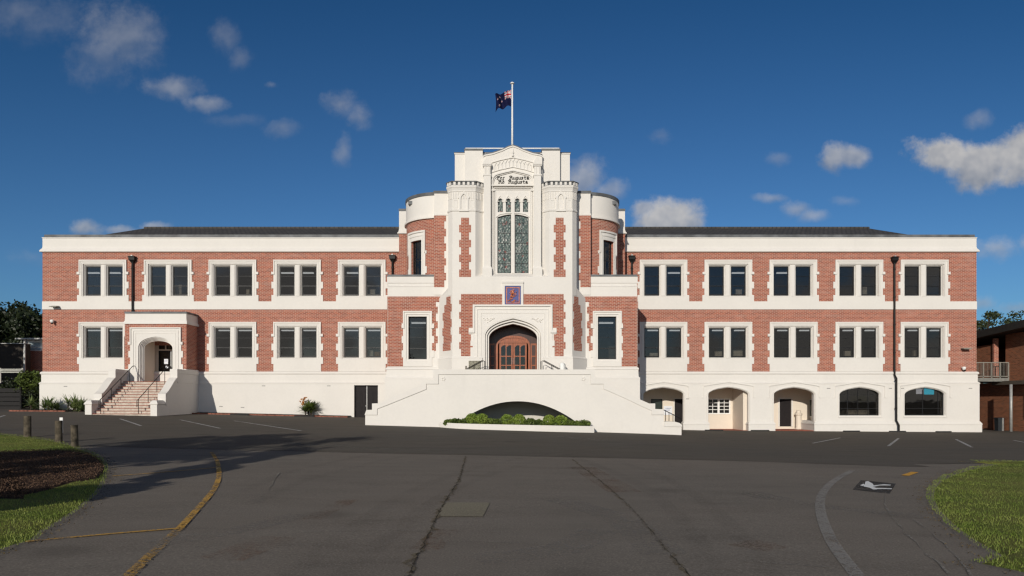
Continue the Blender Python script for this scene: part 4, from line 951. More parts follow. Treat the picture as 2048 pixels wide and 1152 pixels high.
for sx in (-1, 1):
    b = MB(); a0, a1 = dc+sx*.012, dc+sx*.80; x0, x1 = min(a0, a1), max(a0, a1); zt_ = Z_(686.5)
    cols = [(x0+.10, (x0+x1)/2-.03), ((x0+x1)/2+.03, x1-.10)]; rows = [(dz0+.55, Z_(722)), (Z_(720), Z_(706)), (Z_(704), Z_(691))]
    rows = [(dz0+.35, dz0+.80), (dz0+.86, dz0+1.33), (dz0+1.39, zt_-.12)]
    b.rects([(x0, dz0, x1, zt_)], [(c0, r0, c1, r1) for c0, c1 in cols for r0, r1 in rows], ry-.02, ry+.03)
    for c0, c1 in cols:   # curved heads of the top lights
        z1 = zt_-.12; b.prism([(c0, z1), (c0, z1-.12), (c0+(c1-c0)*.3, z1-.04), ((c0+c1)/2, z1-.01), ((c0+c1)/2, z1)], ry-.018, ry+.028) if (c0-x0 < .2) == (sx == 1) or True else None
    lf_ = P(b, 'door_leaf', WOOD); MB().box(x0+.05, x1-.05, ry+.004, ry+.008, dz0+.3, zt_-.08).build('pane', GL, lf_)
    MB().tube([(dc+sx*.06, ry-.07, dz0+.9), (dc+sx*.06, ry-.07, dz0+1.25)], .015, 8).build('handle', METAL, lf_)
    # side light
    b = MB(); a0, a1 = dc+sx*1.03, dc+sx*1.38; x0, x1 = min(a0, a1), max(a0, a1)
    b.rects([(x0, dz0, x1, Z_(687))], [(x0+.07, r0, x1-.07, r1) for r0, r1 in rows], ry-.02, ry+.03)
    sl = P(b, 'side_light', WOOD); MB().box(x0+.04, x1-.04, ry+.004, ry+.008, dz0+.3, zt_-.08).build('pane', GL, sl)
b = MB(); b.add([(-2, ry+.1, dz0), (2, ry+.1, dz0), (2, 0, dz0), (-2, 0, dz0), (-2, ry+.1, 6), (2, ry+.1, 6), (2, 0, 6), (-2, 0, 6)], [(0, 1, 2, 3), (4, 7, 6, 5), (3, 2, 6, 7), (0, 3, 7, 4), (2, 1, 5, 6)]); P(b, 'interior_room', ROOM)

# crest over the door
b = MB(); b.rects([RC(1004.5, 565, 1046.5, 609.4)], [RC(1009.5, 572, 1042, 609.5)], -d6-.07, -d6-.0005); b.rects([RC(1004, 563, 1047, 566.5)], [], -d6-.11, -d6-.0705); P(b, 'crest_surround')
pq = P(MB().rects([RC(1010, 572.6, 1041.5, 609.2)], [], -d6-.03, -d6-.001), 'crest_panel', BLUE)
x0, z0, x1, z1 = RC(1012.3, 574.8, 1039.2, 607.2)
MB().rects([(x0, z0, x1, z1)], [(x0+.05, z0+.05, x1-.05, z1-.05)], -d6-.05, -d6-.0305).build('crest_border', ORANGE, pq)
# rampant beast in relief
bx = lambda u: x0+(x1-x0)*u; bz = lambda v: z0+(z1-z0)*v
b = MB()
def blob(pts, r): b.tube([(bx(u), -d6-.05, bz(v)) for u, v in pts], r[0], 7, r[1])
blob([(.36, .42), (.42, .52), (.50, .62), (.52, .70)], (.07, .085)); blob([(.50, .68), (.46, .76), (.40, .79)], (.075, .05)); blob([(.46, .77), (.36, .76), (.30, .73)], (.06, .03))
blob([(.48, .66), (.36, .62), (.28, .66), (.22, .63)], (.04, .022)); blob([(.54, .64), (.62, .56), (.56, .50), (.60, .45)], (.04, .02)); blob([(.38, .44), (.50, .40), (.46, .30), (.36, .27)], (.055, .025)); blob([(.36, .42), (.30, .34), (.34, .24), (.26, .21)], (.05, .025))
blob([(.42, .44), (.62, .42), (.74, .52), (.70, .64), (.78, .74)], (.022, .03)); blob([(.52, .74), (.60, .80), (.55, .86), (.45, .86)], (.045, .02))
for k in range(10): t = k/9; blob([(.12+.76*t, .12+.06*math.sin(t*9)), (.17+.72*t, .17+.07*math.sin(t*11+1))], (.022, .03))
b.build('crest_beast', ORANGE, pq)

# ---------------- upper tower panel
dp = 6.2; c = 1025.6
Xp = lambda px: fx(px, dp); Zp = lambda py: fz(py, dp)
def lancet(x0, x1, zb_, zt_):
    w = (x1-x0)/2; xm = (x0+x1)/2; zs = zt_-w*1.15
    return [(x0, zb_), (x0, zs), (x0+w*.12, zs+w*.45), (x0+w*.45, zs+w*.85), (xm, zt_), (x1-w*.45, zs+w*.85), (x1-w*.12, zs+w*.45), (x1, zs), (x1, zb_)]
big = []
for a, e, sx in ((994.8, 1022.2, -1), (1029.8, 1057.2, 1)):
    x0, x1 = Xp(a), Xp(e); zb_ = Zp(546.5); zo, zi = Zp(434.5), Zp(428.8); pts = [(x0, zb_)]
    for k in range(9):
        t = k/8; xx = x0+(x1-x0)*t; q_ = t if sx < 0 else 1-t; pts.append((xx, zo+(zi-zo)*math.sin(q_*math.pi/2)))
    pts.append((x1, zb_)); big.append(pts)
small = [lancet(Xp(a), Xp(e), Zp(424), Zp(396.5)) for a, e in ((995.6, 1005.8), (1011.8, 1022), (1029.8, 1040), (1046, 1056.2))]
gab = [(Xp(966), Zp(312)), (Xp(971), Zp(309.5)), (Xp(985), Zp(307)), (Xp(1005), Zp(300)), (Xp(1016), Zp(294.5)), (Xp(1025.6), Zp(291.5)), (Xp(1035), Zp(294.5)), (Xp(1046), Zp(300)), (Xp(1066), Zp(307)), (Xp(1080), Zp(309.5)), (Xp(1085), Zp(312))]
b = MB().prism([(cx-1.7, Zp(560)), (cx-1.7, Zp(312))]+gab+[(cx+1.7, Zp(312)), (cx+1.7, Zp(560))], -dp, -dp+.4, big+small)
P(b, 'tower_gable_wall')
cop = MB().prism(gab+[(x, z-.07) for x, z in gab[::-1]], -dp-.05, -dp+.42); cp_ = P(cop, 'gable_coping', PL)
MB().prism([(x, z+.07) for x, z in gab]+[(x, z+.001) for x, z in gab[::-1]], -dp-.03, -dp+.42).build('gable_flashing', LEAD, cp_)
b = MB()
# stepped frame of the window bay
for o_, dd_ in ((0, .12), (3.2, .075), (6.0, .045)):
    b.rects([(Xp(984+o_), Zp(548), Xp(985.5+o_), Zp(374+o_)), (Xp(1066-o_+.0), Zp(548), Xp(1067.5-o_), Zp(374+o_)), (Xp(984+o_), Zp(374+o_), Xp(1067.5-o_), Zp(372.6+o_))], [], -dp-dd_, -dp-.0005)
b.rects([(Xp(982), Zp(373.5), Xp(1070), Zp(371))], [], -dp-.17, -dp-.121)
b.rects([(Xp(982), Zp(383), Xp(1070), Zp(380))], [(Xp(989.5), Zp(383.1), Xp(1062), Zp(379))], -dp-.14, -dp-.0005)
# mullions and heads
b.rects([(Xp(1023.4), Zp(546.5), Xp(1028.6), Zp(395))], [], -dp-.05, -dp-.0005)
hd = [(Xp(991.5), Zp(433.5)), (Xp(1000), Zp(427.5)), (Xp(1013), Zp(425.4)), (Xp(1025.6), Zp(424.8)), (Xp(1038), Zp(425.4)), (Xp(1051), Zp(427.5)), (Xp(1060), Zp(433.5))]
b.prism(hd+[(x, z-.05) for x, z in hd[::-1]], -dp-.045, -dp-.0005)
for a, e in ((995.6, 1005.8), (1011.8, 1022), (1029.8, 1040), (1046, 1056.2)):
    x0, x1 = Xp(a), Xp(e); m = (x0+x1)/2; w = (x1-x0)/2+.07
    o_ = [(m-w, Zp(404)), (m-w*.8, Zp(398)), (m-w*.4, Zp(394)), (m, Zp(390.5)), (m+w*.4, Zp(394)), (m+w*.8, Zp(398)), (m+w, Zp(404))]; i_ = [(m+(x-m)*.78, z-.05) for x, z in o_]
    b.prism(o_+i_[::-1], -dp-.04, -dp-.0005)
    for sx in (-1, 1):   # cusps
        b.prism([(m+sx*(x1-x0)/2, Zp(404)), (m+sx*(x1-x0)*.22, Zp(402)), (m+sx*(x1-x0)/2, Zp(400))], -dp+.02, -dp+.1)
# inscription panel and its hood
hx_ = [(983.5, 371), (983.5, 361), (985.5, 354), (990, 349.5), (1000, 346.5), (1025.6, 341), (1051, 346.5), (1061, 349.5), (1066, 354), (1068, 361), (1068, 371)]
o_ = [(Xp(x), Zp(y)) for x, y in hx_]; i_ = [(x+(-.06 if x > Xp(c+1) else .06 if x < Xp(c-1) else 0), z-(.06 if z > Zp(365) else 0)) for x, z in o_]
b.prism(o_+i_[::-1], -dp-.13, -dp-.0005)
i2 = [(x+(-.05 if x > Xp(c+1) else .05 if x < Xp(c-1) else 0), z-(.05 if z > Zp(365) else 0)) for x, z in i_]
b.prism(i_+i2[::-1], -dp-.06, -dp-.0005)
# blind arcade of the gable
for k in range(11):
    px = 989+k*7.3; t = abs((k-5)/5); top = 319+9*t**1.2; bot = 333+9*t
    b.rects([(Xp(px-.6), Zp(bot), Xp(px+.6), Zp(top+2))], [], -dp-.04, -dp-.0005)
    if k < 10:
        m = Xp(px+3.65); t2 = abs((k+.5-5)/5); tp_ = 317.5+9*t2**1.2; w = 3.4/S(dp)
        o_ = [(m-w, Zp(tp_+5)), (m-w*.7, Zp(tp_+1.8)), (m, Zp(tp_)), (m+w*.7, Zp(tp_+1.8)), (m+w, Zp(tp_+5))]; b.prism(o_+[(m+(x-m)*.65, z-.035) for x, z in o_[::-1]], -dp-.04, -dp-.0005)
for off, w_ in ((0, .045), (26, .04)):
    l_ = [(983, 329-4+off), (1000, 322-2+off), (1014, 317+off), (1025.6, 314.5+off), (1037, 317+off), (1051, 320+off), (1068, 325+off)] if off == 0 else [(984, 344), (1000, 339), (1014, 336), (1025.6, 333.5), (1037, 336), (1051, 339), (1067, 344)]
    pts = [(Xp(x), Zp(y)) for x, y in l_]; b.prism(pts+[(x, z-w_) for x, z in pts[::-1]], -dp-.06, -dp-.0005)
# little finial figure at the apex
b.lathe((Xp(1025.6), -dp-.03, Zp(313)), [(.06, 0), (.07, .05), (.04, .12), (.07, .2), (.05, .3), (.02, .42)], 8)
P(b, 'tower_tracery')
for k, (pts) in enumerate(big):
    x0, x1 = pts[0][0], pts[-1][0]; zb_ = pts[0][1]; zt_ = max(p[1] for p in pts)
    inn = [(x0+.035, zb_+.04)]+[(min(max(x, x0+.035), x1-.035), z-.04) for x, z in pts[1:-1]]+[(x1-.035, zb_+.04)]
    b = MB().prism(pts, -dp+.10, -dp+.15, [inn])
    b.box((x0+x1)/2-.012, (x0+x1)/2+.012, -dp+.105, -dp+.145, zb_+.03, zt_-.06)
    for j in range(1, 6): z = zb_+(zt_-zb_)*j/5.8; b.box(x0+.03, x1-.03, -dp+.106, -dp+.144, z-.012, z+.012)
    f = P(b, 'leaded_window', FRAME); MB().prism(pts, -dp+.125, -dp+.13).build('stained_pane', LG, f)
for pts in small:
    b = MB().prism(pts, -dp+.10, -dp+.14, [[(x*.0+(pts[0][0]+pts[-1][0])/2+(x-(pts[0][0]+pts[-1][0])/2)*.82, z+.03 if z < pts[0][1]+.01 else z-.035) for x, z in pts]]); f = P(b, 'lancet_window', FRAME)
    MB().prism(pts, -dp+.12, -dp+.125).build('stained_pane', LG, f)
# gothic inscription
def text(s, px, py, size, Y, parent, name='inscription_line', mat=BLACK, ext=.012, off=.012, d=dp, shear=0, sp=1.0):
    cu = bpy.data.curves.new(name, 'FONT'); cu.body = s; cu.size = size; cu.extrude = ext; cu.offset = off; cu.align_x = 'CENTER'; cu.space_character = sp; cu.shear = shear; cu.resolution_u = 3
    o = bpy.data.objects.new(name, cu); COL.objects.link(o); o.location = (fx(px, d), Y, fz(py, d)); o.rotation_euler = (math.pi/2, 0, 0)
    me = bpy.data.meshes.new_from_object(o.evaluated_get(bpy.context.evaluated_depsgraph_get())) if False else None
    bpy.context.view_layer.update(); dg = bpy.context.evaluated_depsgraph_get(); me = bpy.data.meshes.new_from_object(o.evaluated_get(dg)); mw = o.matrix_world.copy()
    bpy.data.objects.remove(o); me.transform(mw); me.materials.clear(); me.materials.append(mat); n = bpy.data.objects.new(name, me); COL.objects.link(n)
    if parent: n.parent = parent
    return n
GLY = {'P': [[(.10, 0), (.10, .9)], [(-.06, .04), (.3, .0)], [(-.08, .86), (.12, .98), (.32, .84), (.55, .95), (.58, .55), (.42, .42), (.12, .46)], [(.32, .84), (.32, .46)]],
       'A': [[(-.02, .03), (.22, .0)], [(.10, 0), (.10, .72), (-.04, .86), (.16, .98), (.50, .86), (.50, .05), (.66, .0)], [(.10, .46), (.50, .46)], [(.30, .92), (.30, .5)]],
       'e': [[(.30, .1), (.14, 0), (0, .12), (0, .5), (.16, .62), (.30, .48), (.02, .3)]], 'r': [[(.04, 0), (.04, .6)], [(.04, .48), (.22, .62), (.34, .52)], [(-.06, .0), (.16, .0)]],
       'u': [[(.0, .62), (.0, .08), (.16, 0), (.32, .12)], [(.32, .62), (.32, .06), (.44, .0)]], 'g': [[(.32, .52), (.14, .62), (0, .5), (0, .14), (.14, .04), (.32, .14)], [(.32, .62), (.32, -.14), (.14, -.26), (-.02, -.18)]],
       's': [[(.30, .54), (.12, .62), (.02, .46), (.30, .2), (.18, 0), (0, .08)]], 't': [[(.14, .82), (.14, .08), (.30, .0)], [(-.04, .62), (.36, .62)]],
       'a': [[(.02, .52), (.18, .62), (.32, .5), (.32, .06), (.44, .0)], [(.32, .36), (.06, .3), (0, .12), (.12, .0), (.32, .12)]], 'd': [[(.32, .1), (.14, 0), (0, .12), (0, .44), (.14, .56), (.32, .48)], [(.32, .06), (.32, .62), (.04, .95)]]}
def blackletter(word, px0, px1, py, hgt):
    x0, x1, z0 = fx(px0, dp), fx(px1, dp), fz(py, dp); Y = -dp-.035; adv = [.78 if ch in 'PA' else .55 for ch in word]; tot_ = sum(adv)-.15; sc = (x1-x0)/tot_; x = x0
    nx_, nz_ = .034*hgt/.22, .020*hgt/.22; k = 0; b = MB()
    for ch, ad in zip(word, adv):
        for st_ in GLY[ch]:
            for p0, p1 in zip(st_, st_[1:]):
                a_ = (x+p0[0]*sc, z0+p0[1]*hgt); c_ = (x+p1[0]*sc, z0+p1[1]*hgt); k += 1
                q_ = [(a_[0]-nx_/2, a_[1]-nz_/2), (a_[0]+nx_/2, a_[1]+nz_/2), (c_[0]+nx_/2, c_[1]+nz_/2), (c_[0]-nx_/2, c_[1]-nz_/2)]
                yy = Y-.0006*k; b.add([(u_, yy, w_) for u_, w_ in q_]+[(u_, -dp-.0005, w_) for u_, w_ in q_], [(0, 1, 2, 3), (7, 6, 5, 4), (0, 4, 5, 1), (1, 5, 6, 2), (2, 6, 7, 3), (3, 7, 4, 0)])
        x += ad*sc
    return P(b, 'inscription_word', BLACK)
blackletter('Per', 994, 1009.5, 358.8, .205); blackletter('Augusta', 1019, 1057.5, 358.8, .205); blackletter('Ad', 997, 1008.5, 367, .205); blackletter('Augusta', 1016.8, 1055, 367, .205)

# ------------------------------------------------------------------ terrace and double stair
dT = 10.5; YT = -dT
T_ = lambda x, y: (fx(x, dT), fz(y, dT))
g0 = -.9
body = [T_(730.5, 830), T_(754.7, 830), T_(754.7, 817.8), T_(775, 810), T_(852.8, 778.6), T_(852.8, 768), T_(877, 768), T_(877, 749), T_(1181, 749), T_(1181, 768), T_(1206.7, 768), T_(1206.7, 777.5), T_(1250, 796.5), T_(1280, 811), T_(1302.8, 821), T_(1302.8, 829.5), T_(1327.8, 829.5), T_(1327.8, 853), T_(1363, 853), (fx(1363, dT), g0), (fx(730.5, dT), g0)]
arch = []
ax0, ax1 = 906, 1164
for k in range(25):
    t = k/24; px = ax0+(ax1-ax0)*t; arch.append(T_(px, 802.5+50*(abs(2*t-1)**2.05)))
hole = arch+[(fx(ax1, dT), .0), (fx(ax0, dT), .0)]
P(MB().prism(body, YT, YT+.3, [hole[::-1]]), 'terrace_wall')
copt = [T_(729.5, 829.8), T_(733, 820), T_(744.4, 819.5), T_(744.4, 807), T_(757, 806.6), T_(775, 799), T_(842, 769.5), T_(842, 760), T_(866.5, 760), T_(866.5, 739), T_(1189.5, 739), T_(1189.5, 756.7), T_(1214.4, 756.7), T_(1214.4, 769), T_(1255, 787), T_(1280, 799), T_(1298, 807), T_(1310, 807), T_(1310, 818), T_(1326.5, 818.5), T_(1327.9, 829.4),
        T_(1302.9, 829.4), T_(1302.9, 821.1), T_(1280, 811.1), T_(1250, 796.6), T_(1206.8, 777.6), T_(1206.8, 767.9), T_(1181.1, 767.9), T_(1181.1, 748.9), T_(876.9, 748.9), T_(876.9, 767.9), T_(852.7, 767.9), T_(852.7, 778.5), T_(775, 809.9), T_(754.6, 817.7), T_(754.6, 829.8)]
P(MB().prism(copt, YT-.05, YT+.36), 'terrace_coping')
c3 = [T_(1327.9, 853.2), T_(1327.9, 843.5), T_(1337, 843), T_(1350, 843.5), T_(1359, 846), T_(1363.6, 850), T_(1363.6, 853.2)]
P(MB().prism(c3, YT-.05, YT+.36), 'end_pedestal_cap')
# small rosettes cut in the wall
for px in (887, 1167):
    b = MB(); x, z = T_(px, 758)
    for k in range(5): a = k*2*math.pi/5; b.lathe((x+.07*math.cos(a), YT-.004, z+.07*math.sin(a)), [(.028, -.028), (.034, 0), (.028, .028)], 8)
    P(b, 'rosette')
# recess under the terrace
rd = 2.3
b = MB(); rx0, rx1 = fx(ax0-10, dT), fx(ax1+10, dT)
b.add([(rx0, YT+.3, -.5), (rx1, YT+.3, -.5), (rx1, YT+rd, -.5), (rx0, YT+rd, -.5), (rx0, YT+.3, 1.95), (rx1, YT+.3, 1.95), (rx1, YT+rd, 1.95), (rx0, YT+rd, 1.95)], [(4, 7, 6, 5), (3, 2, 6, 7), (0, 3, 7, 4), (2, 1, 5, 6)])
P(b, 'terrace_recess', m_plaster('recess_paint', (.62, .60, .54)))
P(MB().box(fx(866, dT), fx(1190, dT), YT+.301, -6.7, 2.6, 2.85), 'terrace_floor', STEP)
b = MB()
for sx, xa, xe, zl in ((-1, fx(866, dT), fx(745, dT), .34), (1, fx(1190, dT), fx(1362, dT), -.1)):
    n = 16 if sx > 0 else 14; r = (2.85-zl)/n; tw = abs(xe-xa)/n
    for k in range(n):
        a = xa+sx*tw*k; e = a+sx*tw; b.box(min(a, e), max(a, e), YT+.301, YT+2.6, -.6, 2.85-r*(k+1))
P(b, 'terrace_steps', STEP)
for sx in (-1, 1):
    b = MB(); xa = fx(866, dT) if sx < 0 else fx(1190, dT); xe = fx(745, dT) if sx < 0 else fx(1340, dT); zl = 1.1 if sx < 0 else .9
    pts = [(xa-sx*.2, YT+2.7), (xe, YT+2.7)]
    b.prism([(xa-sx*.3, -.8), (xa-sx*.3, 2.9), (xa, 2.9), (xe, zl), (xe, -.8)][::sx], YT+2.61, YT+2.9)
    P(b, 'back_stair_wall')
# planter in front
def pdep(t): return 1.25*min(1, 1-(1-min(max(t, 0)/.35, 1))**3)-.35*max(0, (t-.6)/.4)**2
def pshrub(px):
    t = (px-879)/(1186-879); return 10.5+max(.12, pdep(t)*.55)
plan = empty('flower_planter', (fx(1030, 12), -11.5, .1), 'long low cream bow fronted planter under the terrace arch', 'planter')
def plx(t): return fx(879, 10.6)+(fx(1186, 10.9)-fx(879, 10.6))*t
out_, in_ = [], []
pza = lambda t: .52-.16*t
for k in range(37):
    t = k/36; x = plx(t); dep = 1.25*min(1, 1-(1-min(t/.35, 1))**3)-.35*max(0, (t-.6)/.4)**2
    out_.append((x, YT-.02-max(dep, .01), pza(t))); in_.append((min(x, plx(1)-.16), YT-.02-max(dep-.17, 0), pza(t)))
b = MB(); n = len(out_)
for k in range(n-1):
    (xa, ya, z1), (xb, yb, z2) = out_[k], out_[k+1]; (xc_, yc, _), (xd, yd, _) = in_[k], in_[k+1]
    b.add([(xa, ya, -.6), (xb, yb, -.6), (xb, yb, z2), (xa, ya, z1), (xc_, yc, z1), (xd, yd, z2), (xc_, yc, -.3), (xd, yd, -.3)], [(0, 1, 2, 3), (3, 2, 5, 4), (4, 5, 7, 6)])
b.box(plx(1)-.16, plx(1), out_[-1][1]+.001, YT-.001, -.6, pza(1))
adopt(plan, b.build('planter_wall', PL, smooth=False))
b = MB()
for k in range(n-1):
    (xc_, yc, z1), (xd, yd, z2) = in_[k], in_[k+1]
    b.add([(xc_, yc, z1-.07), (xd, yd, z2-.07), (xd, YT+2.2, z2-.04), (xc_, YT+2.2, z1-.04)], [(0, 1, 2, 3)])
adopt(plan, b.build('planting_soil', SOIL))

# ------------------------------------------------------------------ foliage helpers
def leafmesh(name, C, size, mat, parent=None, norm=None, aspect=1.6):
    """one rhombic leaf face per centre; numpy"""
    n = len(C); C = np.asarray(C); d1 = rng.normal(size=(n, 3)); d1 /= np.linalg.norm(d1, axis=1)[:, None]
    d2 = np.cross(d1, rng.normal(size=(n, 3))); d2 /= np.linalg.norm(d2, axis=1)[:, None]
    sz = (np.full(n, size) if np.isscalar(size) else size)*rng.uniform(.6, 1.3, n); a = d1*sz[:, None]*aspect/2; b_ = d2*sz[:, None]/2
    co = np.stack([C-a, C-b_, C+a, C+b_], 1).reshape(-1, 3)
    me = bpy.data.meshes.new(name); me.vertices.add(4*n); me.vertices.foreach_set('co', co.ravel()); me.loops.add(4*n); me.loops.foreach_set('vertex_index', np.arange(4*n, dtype=np.int32))
    me.polygons.add(n); me.polygons.foreach_set('loop_start', np.arange(0, 4*n, 4, dtype=np.int32)); me.update(calc_edges=True); me.materials.append(mat)
    o = bpy.data.objects.new(name, me); COL.objects.link(o)
    if parent is not None: adopt(parent, o)
    return o
def shell(c, r, n, thick=.35):
    v = rng.normal(size=(n, 3)); v /= np.linalg.norm(v, axis=1)[:, None]; k = 1-thick*rng.random(n)**1.5; return np.array(c)+v*np.array(r)*k[:, None]
def clumps(c, r, nc, rc, nl, flat=.7):
    """clump centres scattered through an ellipsoid, leaves round each"""
    out = []; cs = shell(c, r, nc, .75)
    for q in cs:
        rr_ = rc*rng.uniform(.6, 1.35); out.append(shell(q, (rr_, rr_, rr_*flat), int(nl*rng.uniform(.6, 1.3)), .9))
    return np.vstack(out), cs
def tree(name, base, h, cr, label, cat, nc=60, rc=.9, nl=120, ls=.14, mat=LEAFD, trunk=.25, crz=.55, group=None, shift=(0, 0)):
    t = empty(name, base, label, cat, group); c = (base[0]+shift[0], base[1]+shift[1], base[2]+h-cr[2])
    L, cs = clumps(c, cr, nc, rc, nl); leafmesh('crown', L, ls, mat, t)
    b = MB(); fork = Vector((base[0]+shift[0]*.4, base[1]+shift[1]*.4, base[2]+max(h-2*cr[2], h*.25)*.9+.3))
    b.tube([Vector(base)-Vector((0, 0, .3)), (Vector(base)+fork)/2+Vector((.1, .05, 0)), fork], trunk, 9, trunk*.7)
    for q in cs[::max(1, nc//22)]:
        q = Vector(q); m = fork.lerp(q, .5)+Vector((random.uniform(-.3, .3), random.uniform(-.3, .3), .25*cr[2]*.3)); b.tube([fork, m, q], trunk*.38, 6, trunk*.08)
    adopt(t, b.build('trunk', BARK, smooth=True)); return t
# planter shrubs: clipped balls and looser low bushes
balls = [(944, 838, .33), (964, 838, .32), (1014, 840, .33), (1038, 840, .33), (1098, 841, .32), (1122, 842, .34)]
lows = [(897, 844, .2), (912, 843, .24), (928, 843, .22), (983, 843, .25), (998, 843, .2), (1058, 844, .28), (1077, 845, .22), (1140, 846, .24), (1153, 847, .2), (1168, 847, .27), (950, 846, .18), (1026, 847, .2), (1110, 849, .2), (1087, 848, .2)]
for i, (px, py, r) in enumerate(balls):
    dd_ = pshrub(px); x, z = fx(px, dd_), fz(py, dd_); t = empty('clipped_shrub', (x, -dd_, z-r), ['first', 'second', 'third', 'fourth', 'fifth', 'sixth'][i]+' clipped bright green ball shrub from the left in the planter', 'shrub', 'clipped ball shrubs in the planter')
    leafmesh('foliage', shell((x, -dd_, z), (r*.95, r, r*.85), 1500, .3), .05, LEAFB, t); adopt(t, MB().tube([(x, -dd_, z-r-.1), (x, -dd_, z)], .03, 6).build('stem', BARK))
nm = ['first', 'second', 'third', 'fourth', 'fifth', 'sixth', 'seventh', 'eighth', 'ninth', 'tenth', 'eleventh', 'twelfth', 'thirteenth', 'fourteenth']
for i, (px, py, r) in sorted(enumerate(lows), key=lambda q: q[1][0]):
    dd_ = pshrub(px)+.1*random.random(); r *= .98; x, z = fx(px, dd_), fz(py+1.5, dd_); k = sorted(lows).index(lows[i]); t = empty('low_shrub', (x, -dd_, z-r), nm[k]+' loose dark green low shrub from the left in the planter', 'shrub', 'low loose shrubs in the planter')
    leafmesh('foliage', shell((x, -dd_, z), (r*1.3, r, r*.85), 520, .9), .075, LEAF, t); adopt(t, MB().tube([(x, -dd_, z-r-.1), (x+.03, -dd_, z)], .02, 6).build('stem', BARK))
def spiky(name, base, n, ln, w, label, mat=LEAFS, up=.9, cat='plant', flowers=0, parent_empty=True, heads=1, spread=.5):
    t = empty(name, base, label, cat); b = MB(); stm = MB()
    for hd_ in range(heads):
        hx0 = base[0]+random.uniform(-spread, spread) if heads > 1 else base[0]; hy0 = base[1]+random.uniform(-spread*.5, spread*.5) if heads > 1 else base[1]; hz0 = base[2]+(random.uniform(.1, .75) if heads > 1 else .1)*ln
        stm.tube([(hx0, hy0, base[2]-.15), (hx0, hy0, hz0+.05)], .04, 6)
        for k in range(n):
            a = random.uniform(0, 2*math.pi); el = random.uniform(.1, 1.35)*up; L = ln*random.uniform(.6, 1.1); ww = w*random.uniform(.7, 1.1)
            dx, dy = math.cos(a), math.sin(a); pts = []
            for j in range(5):
                s_ = j/4; r_ = L*s_*math.cos(el)+.02; z_ = L*s_*math.sin(el)-.35*L*s_*s_*math.cos(el); pts.append((hx0+dx*r_, hy0+dy*r_, hz0+z_))
            vs = []
            for j, p in enumerate(pts):
                k_ = ww*(1-(j/4)**1.5)*.5+.002; vs += [(p[0]-dy*k_, p[1]+dx*k_, p[2]), (p[0]+dy*k_, p[1]-dx*k_, p[2])]
            b.add(vs, [(2*j, 2*j+1, 2*j+3, 2*j+2) for j in range(4)])
    adopt(t, b.build('leaves', mat)); adopt(t, stm.build('stem', BARK))
    if flowers:
        fl = MB()
        for k in range(flowers):
            a = random.uniform(0, 6.28); r_ = ln*.35*random.random()-.2; x, y, z = base[0]+r_*math.cos(a)-.25*ln*random.random(), base[1]+r_*math.sin(a)*.6, base[2]+ln*random.uniform(.75, 1.3)
            for j in range(4): q_ = random.uniform(0, 6.28); fl.add([(x, y, z), (x+.16*math.cos(q_), y+.05, z+.04+.1*random.random()), (x+.1*math.cos(q_+.5), y-.04, z+.14)], [(0, 1, 2)])
        adopt(t, fl.build('flowers', FLOW))
    return t
def gpt(px, py): x, y = G(px, py); return (x, y, float(gz(x, y)))
def onwall(px, d): x = fx(px, d); return (x, -d, float(gz(x, -d)))
spiky('aloe_plant', onwall(90, .9), 46, .78, .09, 'bushy pale green aloe clump at the far left corner of the building', heads=9, spread=.7)
spiky('aloe_plant', onwall(147, .9), 46, .80, .09, 'taller spiky aloe clump beside the left entrance stairs', heads=10, spread=.7)
spiky('bird_of_paradise_plant', onwall(609, .6), 70, .88, .10, 'orange flowering strappy plant against the cream basement wall', LEAF, up=.82, flowers=12, heads=4, spread=.45)
# dry flower stalks of the aloe
# beds along the left wall
def bed(name, x0, x1, w, label):
    t = empty(name, ((x0+x1)/2, -.6, float(gz((x0+x1)/2, -.6))), label, 'flower bed'); xs = np.linspace(x0, x1, int((x1-x0)/.3))
    b = MB(); A_ = []
    for i in range(len(xs)-1):
        xa, xb = xs[i], xs[i+1]; b.add([(xa, -w, gz(xa, -w)+.05), (xb, -w, gz(xb, -w)+.05), (xb, -.11, gz(xb, -.11)+.10), (xa, -.11, gz(xa, -.11)+.10)], [(0, 1, 2, 3)])
    adopt(t, b.build('soil', SOIL)); b = MB()
    n = int((x1-x0)/.235)
    for i in range(n):
        xa = x0+(x1-x0)*i/n; xb = xa+(x1-x0)/n-.012; z = float(gz((xa+xb)/2, -w)); b.box(xa, xb, -w-.11-random.random()*.008, -w, z-.1, z+.075+random.random()*.01)
    adopt(t, b.build('brick_edging', KERBB)); return t
bed('flower_bed', fx(380), fx(703), .95, 'narrow soil bed with red brick edging along the cream wall'); bed('flower_bed', fx(58), fx(166), 1.7, 'small soil bed with red brick edging at the left corner')

# wheel stops
def stops(lst, Y, name, gtxt):
    for (a, e, lab) in lst:
        d_ = -Y; x0, x1 = fx(a, d_), fx(e, d_); z = float(gz((x0+x1)/2, Y)); t = MB().side([(Y-.09, z-.03), (Y-.06, z+.09), (Y+.06, z+.09), (Y+.09, z-.03)], x0, x1).build('wheel_stop', m_flat('rubber_%d' % a, (.03, .029, .028), .8, 0, .2))
        tag(t, lab, 'wheel stop', gtxt)
stops([(1410, 1446, 'black rubber wheel stop in front of the second arch'), (1502, 1538, 'black rubber wheel stop between the second and third arches'), (1687, 1719, 'black rubber wheel stop below the dark arched window with six bars'), (1779, 1811, 'black rubber wheel stop at the foot of the long downpipe'), (1872, 1902, 'black rubber wheel stop below the rightmost arched window')], -1.0, 'wheel_stop', 'wheel stops along the right wing')
stops([(461, 498, 'black rubber wheel stop by the bed under the third window pair'), (589, 628, 'black rubber wheel stop in front of the orange flowering plant')], -1.35, 'wheel_stop', 'wheel stops along the left wing')

